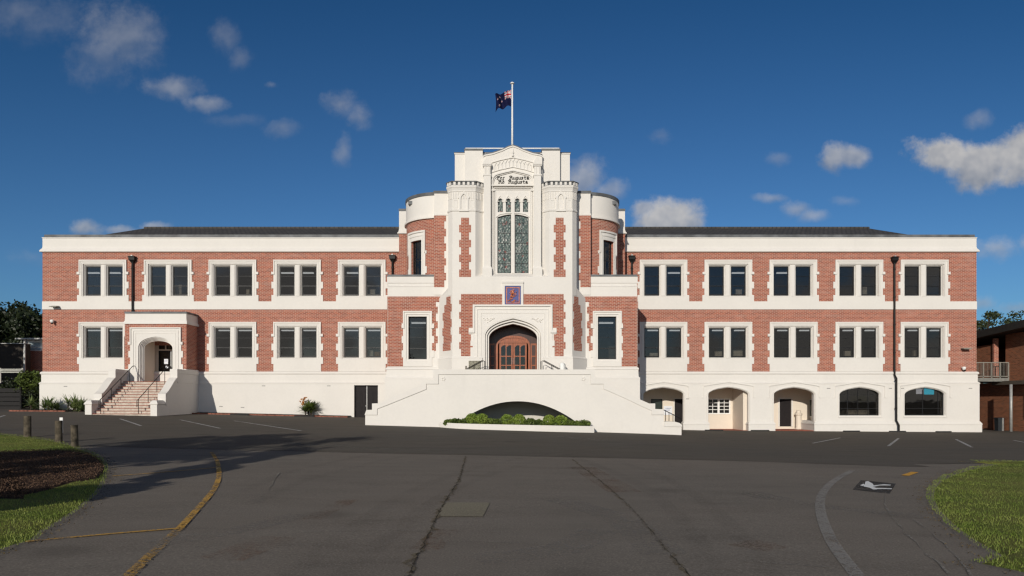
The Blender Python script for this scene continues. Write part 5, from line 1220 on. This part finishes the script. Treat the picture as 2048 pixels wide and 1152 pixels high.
# ------------------------------------------------------------------ things on the walls
def floodlight(px, py, w, lab):
    x, z = fx(px, .3), fz(py, .3); t = empty('floodlight', (x, -.05, z), lab, 'floodlight')
    adopt(t, MB().side([(-.42, z-.02), (-.38, z+.04), (-.12, z+.09), (-.12, z+.03)], x-w/2, x+w/2).build('housing', m_flat('grey_casing_%d' % px, (.26, .25, .21), .5)))
    adopt(t, MB().box(x-w/2+.04, x+w/2-.04, -.37, -.15, z-.012, z+.012).build('lens', m_flat('lens_%d' % px, (.10, .095, .08), .3))); adopt(t, MB().box(x-.04, x+.04, -.13, -.0, z+.0, z+.08).build('bracket', METAL))
floodlight(107, 613.5, .48, 'flat grey floodlight on the cream band at the left corner'); floodlight(1934, 698, .5, 'flat grey floodlight on the brick at the right corner')
def dome(px, py, lab):
    x, z = fx(px, .2), fz(py, .2); t = empty('security_camera', (x, 0, z), lab, 'security camera')
    adopt(t, MB().box(x-.05, x+.05, -.2, 0, z+.04, z+.10).build('bracket', WHITE)); adopt(t, MB().lathe((x, -.2, z-.12), [(.03, 0), (.08, .05), (.11, .12), (.12, .2), (.06, .24)], 14).build('camera_body', WHITE, smooth=True))
    adopt(t, MB().lathe((x+.03, -.25, z-.18), [(.01, 0), (.06, .03), (.075, .08), (.05, .1)], 12).build('lens_dome', BLACK, smooth=True))
dome(104, 643, 'white dome camera on the brick left of the first windows'); dome(1928, 737, 'white dome camera low on the brick at the right corner')
x, z = fx(1347, 1.0), fz(779, 1)
# notices on the doors
def sign(px, py, w, h, d, lab, mat=PAPER, name='notice', marks=3):
    x, z = fx(px, d), fz(py, d); t = empty(name, (x, -d, z), lab, 'notice'); adopt(t, MB().box(x-w/2, x+w/2, -d-.02, -d, z-h/2, z+h/2).build('sheet', mat))
    b = MB()
    for k in range(marks): zz = z+h*.25-k*h*.2; b.box(x-w*.32, x+w*(.32-.1*(k % 2)), -d-.023, -d-.0205, zz-h*.03, zz+h*.03)
    adopt(t, b.build('print', m_flat('print_ink_%d' % px, (.25, .3, .45), .7)))
sign(332.5, 723, .26, .34, -.28, 'white notice sheet on the left entrance glass door', marks=2); sign(334, 734, .16, .15, -.28, 'small pale blue sticker below the notice on the glass door', marks=1)
sign(1336, 821, .6, .62, -ly+.02, 'white notice board on the loggia wall beside the dark door', marks=2)
# relief stone by the great door, pale pillar and small rails on the terrace
x0, x1 = fx(937.5, 6.75), fx(960.5, 6.75); zz0, zz1 = 2.9, fz(721.5, 6.75)
t = MB().box(x0, x1, -6.78, -6.69, zz0, zz1).rects([(x0+.02, zz0+.02, x1-.02, zz1-.02)], [(x0+.06, zz0+.06, x1-.06, zz1-.06)], -6.80, -6.7805).build('memorial_stone', m_flat('engraved_stone', (.25, .24, .19), .8, 0, .2, .45, 22)); tag(t, 'grey green engraved stone panel left of the main doors', 'memorial stone')
t = empty('drinking_fountain', (fx(1124.5, 7.3), -7.3, 2.85), 'white rounded drinking fountain with bent tap right of the main doors', 'drinking fountain')
x = fx(1124.5, 7.3); adopt(t, MB().lathe((x, -7.3, 2.85), [(.2, 0), (.2, .1), (.16, .16), (.17, .5), (.16, .72), (.13, .82), (.06, .88), (.01, .9)], 16).build('body', WHITE, smooth=True)); adopt(t, MB().tube([(x+.08, -7.35, 3.68), (x+.16, -7.4, 3.62), (x+.17, -7.42, 3.4), (x+.18, -7.42, 3.2)], .018, 8).build('tap', METAL))
t = MB().tube([(fx(933, 8), -8, 2.85), (fx(932, 8), -8, 3.5)], .05, 8).tube([(fx(932, 8)-.1, -8, 2.9), (fx(932, 8)-.06, -8.02, 3.3)], .02, 6).build('folded_sunshade', m_flat('faded_canvas', (.22, .20, .17), .8, 0, .2, .4, 15)); tag(t, 'slim folded grey canvas sunshade leaning by the engraved stone', 'sunshade')
for sx in (-1, 1):
    b = MB()
    for off in (0, .3):
        xa = dc+sx*(1.52+off*.2); pts = [(xa, -7.3-off, 2.85), (xa, -7.3-off, 3.78), (xa+sx*.12, -7.3-off, 3.82), (xa+sx*1.0, -7.3-off, 3.35)]; b.tube(pts, .02, 8); b.tube([(xa+sx*.6, -7.3-off, 2.6), (xa+sx*.6, -7.3-off, 3.56)], .016, 6)
    P(b, 'terrace_handrail', BLACK)
b = MB(); Yh = YT+.6; pts = [(fx(1322, 9.9), Yh, fz(818, 9.9)), (fx(1330, 9.9), Yh, fz(821, 9.9)), (fx(1362, 9.9), Yh, fz(837, 9.9)), (fx(1362, 9.9), Yh, fz(850, 9.9))]; b.tube(pts, .022, 8)
for px in (1331, 1338, 1346): b.tube([(fx(px, 9.9), Yh, fz(845, 9.9)), (fx(px, 9.9), Yh, fz(821+(px-1330)*.5, 9.9))], .016, 6)
P(b, 'stair_handrail', BLACK)

# ceiling lights and papers inside
k = 0
ordn = {206.4: 'first', 336.7: 'second', 465.8: 'third', 594.9: 'fourth', 724.0: 'fifth', 1326.5: 'sixth', 1456.0: 'seventh', 1585.8: 'eighth', 1586.5: 'eighth', 1717.6: 'ninth', 1847.9: 'tenth'}
def batten(x, Y, z, lab, L=1.15):
    t = empty('ceiling_light', (x, Y, z), lab, 'light', 'lit ceiling lights seen through the windows'); adopt(t, MB().box(x-L/2, x+L/2, Y-.06, Y+.06, z+.03, z+.08).build('light_body', WHITE)); adopt(t, MB().box(x-L/2+.03, x+L/2-.03, Y-.10, Y+.10, z-.035, z+.029).build('light_tube', LAMP)); return t
for c in LOW:
    if not c: continue
    for o_, sn in ((-22, 'left'), (22, 'right')):
        Y = 1.6; dd_ = -Y; batten(fx(c+o_+3, dd_), Y, fz(661, dd_), 'lit white strip light in the %s light of the %s ground floor window pair' % (sn, ordn[c]), .9)
for c, o_ in ((206.4, -20), (206.4, 22), (594.9, -20), (594.9, 20), (724, -20), (1326.5, 22), (1456, 20), (1585.8, -20)):
    Y = 2.2; dd_ = -Y; batten(fx(c+o_, dd_), Y, fz(546, dd_), 'lit white strip light in the %s light of the %s upper window pair' % ('left' if o_ < 0 else 'right', ordn[c]), .9)
for sd, nm_ in ((-1, 'left'), (1, 'right')):
    x = cx+sd*5.6; Y = -4.2; batten(x, Y, fz(646, 4.2), 'lit white strip light in the tall window of the %s wing' % nm_, .9)
items = [(c, o_, py, w, h) for c, o_, py, w, h in ((465.8, 30, 585, .22, .5), (724, 20, 584, .42, .42), (724, 18, 707, .3, .5), (724, 30, 709, .34, .36), (1326.5, -18, 709, .6, .2), (1456, 22, 584, .4, .42), (1456, -18, 708, .5, .35), (1456, 20, 707, .6, .5), (1717.6, 12, 582, .3, .5), (1847.9, -16, 708, .22, .5), (1847.9, -6, 708, .2, .5), (1717.6, -22, 708, .38, .4), (336.7, 16, 580, .7, .7))]
for i, (c, o_, py, w, h) in enumerate(items):
    Y = .62; dd_ = -Y; x, z = fx(c+o_, dd_), fz(py, dd_); b = MB().box(x-w/2, x+w/2, Y, Y+.2, z-h/2, z+h/2).box(x-w/2+.02, x+w/2-.02, Y-.02, Y-.0005, z-h/2+.02, z+h/2-.08)
    tag(b.build('storage_box', m_flat('card_%d' % i, (.62, .60, .55) if i != 3 else (.34, .19, .09), .8, 0, .2)), '%s box behind the %s %s window pair, %s' % ('brown' if i == 3 else 'pale', ordn[c], 'upper' if py < 600 else 'ground floor', ['right light', 'right light low', 'right light beside brown box', 'right light corner', 'left light wide', 'right light', 'left light', 'right light large', 'right light', 'left light outer', 'left light inner', 'left light', 'right light tall'][i]), 'box')
t = MB().box(fx(1832, -.22), fx(1846.5, -.22), .215, .22, fz(788, -.22), fz(777.5, -.22)).build('glowing_poster', m_emit('pale_poster_glow', (.5, .53, .62), .75)); tag(t, 'pale grey poster with added glow in the top of the rightmost arched window', 'screen')  # pale poster given emission so it shows through the glass
t = MB().box(fx(1848, -.22), fx(1868, -.22), .215, .22, fz(789, -.22), fz(776.5, -.22)).build('glowing_poster', m_emit('cyan_poster_glow', (.01, .42, .62), 1.3)); tag(t, 'bright cyan poster with added glow in the top of the rightmost arched window', 'screen')  # cyan poster, glow added to brighten it behind the tinted pane
for i, (px, w, col, lab) in enumerate(((1716, 1.5, (.5, .48, .44), 'pale draped screen inside the arched window left of the long downpipe'), (1828, 2.2, (.75, .75, .75), 'white desk inside the rightmost arched window'))):
    Y = .7; x = fx(px, -Y); z = -.35; b = MB().box(x-w/2, x+w/2, Y, Y+.6, z+.7, z+.76 if i else z+1.35)
    for sx in (-1, 1): b.box(x+sx*(w/2-.05)-.03, x+sx*(w/2-.05)+.03, Y+.05, Y+.5, z, z+.699)
    tag(b.build('desk' if i else 'screen', m_flat('furn_%d' % i, col, .6)), lab, 'desk' if i else 'screen')

# ------------------------------------------------------------------ flagpole and flag
dF = 5.0; xp = fx(1024.6, dF)
t = empty('flagpole', (xp, -dF, 15.6), 'tall white flagpole standing on the tower roof', 'flagpole')
adopt(t, MB().tube([(xp, -dF, 15.4), (xp, -dF, fz(168, dF))], .065, 12, .045).build('pole', WHITE, smooth=True)); adopt(t, MB().lathe((xp, -dF, fz(168, dF)), [(.10, 0), (.13, .03), (.10, .08), (.02, .1)], 14).build('pole_cap', WHITE, smooth=True))
NAVY = m_flat('flag_navy', (.008, .010, .045), .8, 0, .1); FW = m_flat('flag_white', (.6, .6, .62), .8, 0, .1); FR = m_flat('flag_red', (.42, .02, .03), .8, 0, .1)
nu, nv = 96, 60; vs = []; Lh = 1.35
for i in range(nu+1):
    for j in range(nv+1):
        u, v = i/nu, j/nv
        # u from the hoist, v from the top
        x = xp-.07-u*.93+.05*math.sin(v*3)*u; top = fz(180, dF)-.40*u**1.2+.05*math.sin(u*9); ht = (fz(180, dF)-fz(213, dF))*(1-.12*u)
        z = top-v*ht-.06*math.sin(u*6+v*2)*u; y = -dF+.16*math.sin(u*11+v*2.5)*(.25+u)-.1*u
        vs.append((x, y, z))
b = MB(); b.v = vs
def uj(u, v):
    cu, cv = u/.42, v/.5
    if u < .42 and v < .5:
        dgl = min(abs(cu-cv), abs(cu+cv-1))
        if abs(cu-.5) < .07 or abs(cv-.5) < .11: return 2
        if abs(cu-.5) < .12 or abs(cv-.5) < .19: return 1
        if dgl < .05: return 2
        if dgl < .13: return 1
        return 0
    for sx, sy, r in ((.74, .22, .055), (.62, .48, .055), (.88, .42, .05), (.75, .82, .06)):
        dx, dy = (u-sx)*1.6, v-sy; a = math.atan2(dx, -dy); rad = math.hypot(dx, dy); k = r*(1 if True else 1)*(.55+.45*math.cos(5*a)**2)*1.3
        if rad < k*.62: return 2
        if rad < k: return 1
    return 0
for i in range(nu):
    for j in range(nv):
        b.f.append((i*(nv+1)+j, (i+1)*(nv+1)+j, (i+1)*(nv+1)+j+1, i*(nv+1)+j+1)); b.m.append(uj((i+.5)/nu, (j+.5)/nv))
tag(b.build('flag', [NAVY, FW, FR], smooth=True), 'navy flag with a red and white crossed corner and stars, flying left', 'flag')

# ------------------------------------------------------------------ right hand neighbour
nb = empty('neighbour_building', (36, 2, -.4), 'brown brick two storey building with balcony at the right edge', 'building')
A_ = lambda o: adopt(nb, o)
A_(MB().box(34.0, 34.3, 3.15, 16, 3.2, 5.6).box(34.3001, 48, 7, 16, 3.2, 5.6).build('upper_wall', DBR)); A_(MB().box(33.9, 34.22, 3.0, 3.149, 3.3, 6.0).build('brick_pier', OBR))
A_(MB().box(34.4, 48, -6, 2.57, 3.0, 6.25).build('side_wall', DBR))
A_(MB().box(34.6, 48, -6, 15, -.9, 2.9).build('lower_wall', DBR))
A_(MB().side([(-7, 6.85), (16, 5.3), (16, 5.78), (-7, 7.33)], 33.3, 48.5).build('roof_fascia', m_flat('dark_fascia', (.03, .026, .022), .7)))
A_(MB().box(33.9, 47, -6, 3.2, 2.72, 2.98).build('soffit', m_flat('soffit_paint', (.10, .08, .06), .8)))
A_(MB().box(31.9, 34.39, 2.3, 5.0, 3.0, 3.15).box(31.9, 34.39, 2.2, 2.299, 2.95, 3.2).build('balcony_slab', m_flat('balcony_steel', (.20, .20, .185), .5, 0, .4)))
b = MB()
for zz in (3.28, 4.24): b.box(31.93, 34.38, 2.22, 2.27, zz, zz+.05)
for kx in range(5): b.box(32.0+kx*.585, 32.06+kx*.585, 2.22, 2.27, 3.2, 4.24)
for kx in range(24): b.box(32.0+kx*.1, 32.014+kx*.1, 2.235, 2.25, 3.33, 4.24)
A_(b.build('balcony_rail', m_flat('rail_steel', (.26, .25, .22), .5, 0, .4)))
A_(MB().tube([(fx(2022, -1), 1.0, -.6), (fx(2022, -1), 1.0, 2.72)], .09, 12).build('steel_column', METAL, smooth=True))
wx0, wx1 = fx(2033, -1.2), fx(2043, -1.2)
f = A_(MB().side([(.55, .4), (.55, 2.1), (1.0, 2.1), (1.0, .4)], 34.54, 34.62).build('window', WHITE)); g = MB().side([(.6, .46), (.6, 2.04), (.95, 2.04), (.95, .46)], 34.53, 34.539).build('pane', m_flat('nb_pane', (.03, .04, .05), .1)); adopt(nb, g)
x = fx(1998, -2.2); t = empty('waste_bin', (x, 2.2, -.4), 'tall dark bin standing against the brown brick wall at right', 'bin'); adopt(t, MB().loft([(x-.2, 2.0), (x+.2, 2.0), (x+.2, 2.4), (x-.2, 2.4)], [(-.02, -.5), (0, .35), (.03, .37), (.03, .42), (-.03, .46)]).build('bin_body', m_flat('bin_plastic', (.02, .025, .03), .5)))
t = MB().box(fx(2004, -2), fx(2007.5, -2), 1.95, 2.05, -.6, .42).box(fx(2003.6, -2), fx(2007.9, -2), 1.93, 2.07, .42, .44).build('steel_post', METAL); tag(t, 'short square steel post beside the dark bin', 'post')
P(MB().tube([(XR+.55, 1.5, -.6), (XR+.55, 1.5, 2.75)], .06, 10), 'verandah_post', METAL)

# ------------------------------------------------------------------ left background
lb = empty('background_house', (fx(62, -16), 16, 1), 'small flat roofed house with white window and red wall behind the left corner', 'house')
D_ = -16; A_ = lambda o: adopt(lb, o)
A_(MB().box(fx(52, D_), fx(52, D_)+9, 16, 24, .5, fz(702, D_)).build('wall', OBR)); A_(MB().box(fx(52, D_), fx(52, D_)+9, 16, 24, fz(702, D_)+.001, fz(680, D_)).build('upper_wall', WHITE))
A_(MB().box(fx(43, D_), fx(52, D_)+9.5, 15.2, 24.5, fz(680, D_), fz(677.5, D_)).build('roof', METAL))
f = A_(MB().rects([R(57, 684, 84, 701, D_)], [R(58.5, 685, 82.5, 694, D_), R(58.5, 695, 82.5, 700.4, D_)], 15.93, 15.999).build('window_frame', WHITE)); A_(MB().box(fx(58, D_), fx(83, D_), 15.97, 15.98, fz(700.6, D_), fz(684.6, D_)).build('window_pane', m_flat('pale_pane', (.35, .42, .45), .1)))
A_(MB().tube([(fx(54, D_), 15.7, .8), (fx(54, D_), 15.7, fz(680, D_))], .09, 8).build('verandah_post', WHITE))
dk = empty('dark_hall', (-48, 20, 1), 'long dark brown hall in shade at the far left', 'building')
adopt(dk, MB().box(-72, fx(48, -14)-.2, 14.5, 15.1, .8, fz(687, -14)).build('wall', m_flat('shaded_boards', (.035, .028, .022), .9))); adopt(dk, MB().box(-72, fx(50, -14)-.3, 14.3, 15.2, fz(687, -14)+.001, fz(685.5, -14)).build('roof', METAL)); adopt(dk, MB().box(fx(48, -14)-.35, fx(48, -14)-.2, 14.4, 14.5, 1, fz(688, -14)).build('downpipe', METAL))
def fence(x0, x1, Y, z0, h, n, lab, mat):
    t = empty('fence', ((x0+x1)/2, Y, z0), lab, 'fence'); b = MB()
    for k in range(n): za = z0+h*(k/n); b.box(x0, x1, Y, Y+.03, za+.02, za+h/n-.02)
    adopt(t, b.build('boards', mat))
    for k in range(8): xa = x0+(x1-x0)*k/7; adopt(t, MB().box(xa-.06, xa+.06, Y+.031, Y+.12, z0-.8, z0+h+.05).build('fence_post', mat))
fence(-52, fx(44, -10), 10, fz(746, -10), .36, 3, 'pale horizontal rail fence behind the bushes at left', m_flat('pale_rail', (.42, .42, .38), .7))
fence(-50, fx(36, -5), 5.2, float(gz(-38, 5))-.1, fz(776, -5)-float(gz(-38, 5))+.1, 5, 'dark low board fence at the left edge', m_flat('dark_board', (.008, .007, .007), .8))  # near-black board colour stands in for missing tree shade
tree('shrub_tree', (fx(62, -6), 6.2, .9), 3.1, (1.1, 1.2, 1.0), 'mid green bushy shrub tree beside the left corner of the building', 'tree', 26, .45, 120, .10, LEAF, .07)
tree('hedge_bush', (fx(20, -6.5), 7.2, .8), 2.4, (1.6, 1.0, 1.1), 'dark green bush behind the low board fence at left', 'bush', 30, .5, 120, .11, LEAFD, .07)
tree('hedge_bush', (fx(72, -4), 4.6, .8), 1.9, (.7, .9, .85), 'dark bush tucked against the left corner of the building', 'bush', 22, .4, 120, .09, LEAFD, .06)
D_ = -38
tree('evergreen_tree', (fx(10, D_), 38, 0), fz(615, D_), (8.0, 6, 6.2), 'huge dark evergreen tree rising behind the left buildings', 'tree', 190, 1.7, 230, .30, LEAFD, .7)
tree('evergreen_tree', (fx(98, D_-4), 44, 0), fz(610, D_-4), (6.5, 5, 6.2), 'dark evergreen tree touching the left edge of the brick building', 'tree', 130, 1.7, 230, .30, LEAFD, .6)
D_ = -30
tree('sparse_tree', (fx(1962, D_), 30, -.4), fz(612, D_)+.4, (2.5, 2.2, 3.6), 'open branched green tree between the school and the brown building', 'tree', 34, .7, 90, .17, LEAFT, .25)
tree('sparse_tree', (fx(2035, D_-3), 33, -.4), fz(622, D_-3)+.4, (4.2, 3, 2.8), 'wider green tree above the brown building roof at right', 'tree', 52, .8, 100, .18, LEAFT, .3)

# ------------------------------------------------------------------ lawns
def lawn(name, pts, center, mat, dz, rise=0.0):
    P_ = resample(pts, .45, True); c_ = np.array(center); n = len(P_); m = 22; mb = MB(); vs = []
    for j in range(m+1):
        t = j/m; Q = c_*(1-t)+P_*t; z = gz(Q[:, 0], Q[:, 1])+dz+rise*(1-t**3)
        if j == m: z = z-.05
        vs += np.c_[Q, z].tolist()
    mb.add(vs, [(j*n+i, j*n+(i+1) % n, (j+1)*n+(i+1) % n, (j+1)*n+i) for j in range(m) for i in range(n)])
    return mb.build(name, mat, smooth=True), P_
def inside(P_, X, Y):
    r = np.zeros(len(X), bool); n = len(P_); j = n-1
    for i in range(n):
        xi, yi = P_[i]; xj, yj = P_[j]
        with np.errstate(divide='ignore', invalid='ignore'): cnd = ((yi > Y) != (yj > Y)) & (X < (xj-xi)*(Y-yi)/(yj-yi+1e-12)+xi)
        r ^= cnd; j = i
    return r
def blades(name, X, Y, Z, h, mat, w=.012):
    n = len(X); a = rng.uniform(0, 2*math.pi, n); hh = h*rng.uniform(.5, 1.4, n); lean = rng.uniform(0, .7, n)*hh; b_ = rng.uniform(0, 2*math.pi, n); ww = w*rng.uniform(.7, 1.4, n)
    p0 = np.c_[X-np.cos(a)*ww, Y-np.sin(a)*ww, Z]; p1 = np.c_[X+np.cos(a)*ww, Y+np.sin(a)*ww, Z]; p2 = np.c_[X+np.cos(b_)*lean, Y+np.sin(b_)*lean, Z+hh]
    co = np.stack([p0, p1, p2], 1).reshape(-1, 3); me = bpy.data.meshes.new(name); me.vertices.add(3*n); me.vertices.foreach_set('co', co.ravel()); me.loops.add(3*n); me.loops.foreach_set('vertex_index', np.arange(3*n, dtype=np.int32))
    me.polygons.add(n); me.polygons.foreach_set('loop_start', np.arange(0, 3*n, 3, dtype=np.int32)); me.update(calc_edges=True); me.materials.append(mat); o = bpy.data.objects.new(name, me); COL.objects.link(o); return o
TY = m_paint('tyre_rubber', (.05, .046, .042), (0, 0, 0), .50, .075); RS = m_paint('rust_stain', (.26, .15, .09), (0, 0, 0), .52, .35); DU = m_paint('dust_film', (.27, .25, .22), (0, 0, 0), .50, .30)
for pts in (((560, 1170), (700, 1060), (820, 985), (960, 935), (1120, 905), (1300, 888)), ((660, 1175), (790, 1065), (890, 990), (1010, 940), (1150, 908), (1330, 890)), ((1560, 1175), (1480, 1070), (1390, 990), (1300, 945), (1180, 905)),
            ((1440, 1175), (1390, 1075), (1320, 1000), (1240, 950), (1130, 908)), ((480, 985), (620, 935), (860, 893), (1150, 880), (1500, 890)), ((500, 1010), (650, 950), (880, 903), (1160, 889), (1520, 900)), ((700, 872), (1000, 884), (1300, 885), (1700, 889))):
    struct(ribbon('tyre_mark', [G(*p) for p in pts], .24, .0095, TY))
for (a, e, w) in (((440, 1120), (560, 1075), .5), ((1480, 1085), (1560, 1100), .5), ((1165, 935), (1250, 985), .6), ((850, 1100), (900, 1060), .35), ((620, 1040), (700, 1000), .3)): struct(ribbon('rust_stain', [G(*a), G(*e)], w, .009, RS))
for pts, w in ((((1120, 1000), (1240, 1040), (1330, 1110)), .5), (((560, 885), (760, 897), (900, 900)), .5), (((1110, 872), (1210, 880)), .7), (((1500, 985), (1620, 1010), (1850, 1035)), .4), (((1480, 985), (1545, 1000)), .35), (((300, 1090), (480, 1060), (600, 1030)), .4), (((950, 1120), (1120, 1100), (1200, 1060)), .5)): struct(ribbon('dust_film', [G(*p) for p in pts], w, .0092, DU))
LAWN = m_lawn('lawn_turf'); MULCH = m_mulch('bark_mulch')
LG_ = [G(*p) for p in ((2048, 924), (1990, 929), (1940, 937), (1890, 953), (1862, 970), (1852, 995), (1868, 1028), (1915, 1072), (1985, 1115), (2060, 1156))]+[(10, -41), (22, -44), (30, -36), (32, -28)]
lr, PR = lawn('right_lawn', LG_, (17, -33), LAWN, .03, .12); struct(lr)
LL_ = [G(*p) for p in ((-60, 862), (0, 868), (60, 874), (120, 884), (165, 898), (205, 916), (216, 940), (206, 975), (165, 1018), (90, 1066), (0, 1106))]+[(-6.5, -40.5), (-14, -42), (-24, -36), (-27, -24)]
ll, PLn = lawn('left_lawn', LL_, (-14, -31), LAWN, .03, .02); struct(ll)
ML = [G(*p) for p in ((-80, 925), (0, 908), (60, 905), (130, 904), (185, 914), (208, 938), (190, 962), (150, 968), (100, 985), (40, 998), (-60, 1005))]+[(-17, -33)]
mo, PM = lawn('mulch_bed', ML, tuple(np.mean(ML, axis=0)), MULCH, .062, .012); struct(mo)
def scatter(P_, n, cen, rise, excl=None, near=True, bias=1.0):
    mn, mx = P_.min(0), P_.max(0); X = rng.uniform(mn[0], mx[0], n*4); Y = rng.uniform(mn[1], mx[1], n*4)
    dist = Y+DIST; pr = np.clip((7.0/np.clip(dist, 4, 60))**bias, 0, 1)
    k = inside(P_, X, Y) & (rng.random(len(X)) < pr) & (np.abs(X) < (dist*.80+1.0))
    if excl is not None:
        e = inside(excl, X, Y); k &= (~e) | (rng.random(len(X)) < .1)
    X, Y = X[k][:n], Y[k][:n]; return X, Y
def lz(X, Y, P_, c_, dz, rise):
    # approximate lawn height: same fall-off from the centre as the sheet
    d_ = np.min(np.hypot(X[:, None]-P_[None, ::3, 0], Y[:, None]-P_[None, ::3, 1]), 1); t = 1-np.clip(d_/6, 0, 1); return gz(X, Y)+dz+rise*(1-t**3)*.9
X, Y = scatter(PLn, 170000, None, 0, PM); struct_ = tag(blades('grass', X, Y, lz(X, Y, PLn, None, .025, .02), .032, GRASS, .0034), 'short green grass covering the left verge', 'grass', kind='stuff')
X, Y = scatter(PR, 170000, None, 0); tag(blades('grass', X, Y, lz(X, Y, PR, None, .02, .10), .028, GRASS, .0036), 'short green grass on the right lawn', 'grass', kind='stuff')
# bark chips
X, Y = scatter(PM, 30000, None, 0, bias=.6); Z = gz(X, Y)+.078+rng.uniform(0, .025, len(X)); tag(leafmesh('bark_chips', np.c_[X, Y, Z], .015, m_flat('bark_chip', (.10, .062, .042), .9, 0, .1, .6, 30)), 'loose brown bark chips on the left mulch bed', 'mulch', kind='stuff')
# verge debris along the kerb of the right lawn
X = []; Y = []
for p in PR:
    if abs(p[0]) < (p[1]+DIST)*.8+1:
        for k in range(26): X.append(p[0]+rng.normal(-.05, .07)); Y.append(p[1]+rng.normal(0, .14))
X = np.array(X); Y = np.array(Y); tag(leafmesh('leaf_litter', np.c_[X, Y, gz(X, Y)+.012], .014, m_flat('dry_litter', (.10, .075, .04), .9, 0, .1, .5, 30)), 'brown leaf litter along the edge of the right lawn', 'leaf litter', kind='stuff')
X = []; Y = []
for p in PLn:
    if abs(p[0]) < (p[1]+DIST)*.8+1:
        for k in range(20): X.append(p[0]+rng.normal(.04, .07)); Y.append(p[1]+rng.normal(0, .13))
X = np.array(X); Y = np.array(Y); tag(leafmesh('leaf_litter', np.c_[X, Y, gz(X, Y)+.012], .014, m_flat('dry_litter_left', (.10, .075, .04), .9, 0, .1, .5, 30)), 'brown leaf litter along the edge of the left verge', 'leaf litter', kind='stuff')
# bollards
for (px, py, h, r, lab) in ((55, 875, .80, .115, 'leftmost round timber bollard on the left verge'), (117.5, 885, .80, .115, 'middle round timber bollard on the left verge'), (150.5, 894, .72, .12, 'rightmost dark timber bollard, leaning slightly, on the left verge')):
    x, y = G(px, py); z = float(gz(x, y)); s_ = F/(y+DIST); h = (43 if px < 100 else 44)/s_; lean = .03 if px > 140 else 0
    o = MB().tube([(x, y, z-.3), (x-lean, y, z+h-.02), (x-lean, y, z+h)], 6.8/s_, 16, 6.3/s_).build('bollard', POST, smooth=False); tag(o, lab, 'bollard', 'timber bollards on the left verge')
x, y = G(122.5, 866); z = float(gz(x, y)); s_ = F/(y+DIST); tag(MB().box(x-.035, x+.035, y, y+.05, z-.2, z+31/s_).box(x-.06, x+.06, y-.01, y-.0005, z+24/s_, z+31/s_).build('marker_post', WHITE), 'thin white marker post behind the middle bollard', 'post')
# pedestrian symbol
b = MB()
def pt(u, v):
    a = np.array(sy[3])*(1-u)+np.array(sy[2])*u; c_ = np.array(sy[0])*(1-u)+np.array(sy[1])*u; q_ = a*(1-v)+c_*v; return (q_[0], q_[1], float(gz(q_[0], q_[1]))+.013)
for poly in ([(.10, .45), (.16, .62), (.24, .52), (.18, .38)], [(.20, .50), (.42, .44), (.56, .36), (.62, .22), (.52, .18), (.40, .30), (.22, .36)], [(.22, .50), (.16, .86), (.22, .95), (.40, .72), (.50, .46), (.44, .40)],
             [(.48, .42), (.62, .62), (.88, .72), (.90, .80), (.70, .78), (.46, .56)], [(.52, .34), (.74, .40), (.98, .46), (.98, .38), (.74, .30), (.56, .22)]):
    b.add([pt(u, v) for u, v in poly], [tuple(range(len(poly)))])
struct(b.build('walking_figure_marking', m_paint('fresh_white_paint', (.85, .85, .82), (.084, .074, .061), .3)))

# ------------------------------------------------------------------ trees left of the photographer, whose shadows cross the drive, plus one added to shade the hall
tree('shade_tree', (-14.2, -38.9, .1), 7.4, (3.6, 3.0, 2.9), 'broad tree left of the verge whose shade crosses the drive', 'tree', 62, .8, 120, .18, LEAFD, .22)
tree('shade_tree', (-50.0, 1.5, .9), 12.0, (5.0, 4, 5.2), 'tall dark unseen tree added to shade the hall at far left', 'tree', 80, 1.7, 150, .30, LEAFD, .4)  # out-of-frame tree placed to darken the hall and fence
lt = empty('leaning_tree', (-7.7, -38.4, .05), 'small leaning tree beside the left verge casting a narrow shadow', 'tree')
p0, p1 = np.array((-7.9, -38.3, 1.05)), np.array((-10.1, -37.3, 4.15)); L_ = []
for k in range(19):
    t = k/18; q_ = p0+(p1-p0)*t+rng.normal(0, .20, 3); w_ = .40+.26*math.sin(math.pi*min(1, t*1.3)); L_.append(shell(q_, (w_*(1-.3*t)*rng.uniform(.6, 1.2), w_, .32*rng.uniform(.6, 1.2)), 300, .9))
leafmesh('crown', np.vstack(L_), .15, LEAFD, lt); adopt(lt, MB().tube([(-7.6, -38.4, -.2), (-7.8, -38.2, 1.1), (-8.9, -37.8, 2.6), (-10.1, -37.3, 4.2)], .09, 8, .03).build('trunk', BARK))
t = MB().tube([(-23.2, -28.5, -.3), (-23.2, -28.5, 5.2)], .11, 12, .07).build('lamp_post', METAL); tag(t, 'slim grey pole standing beyond the left edge of the verge', 'pole')
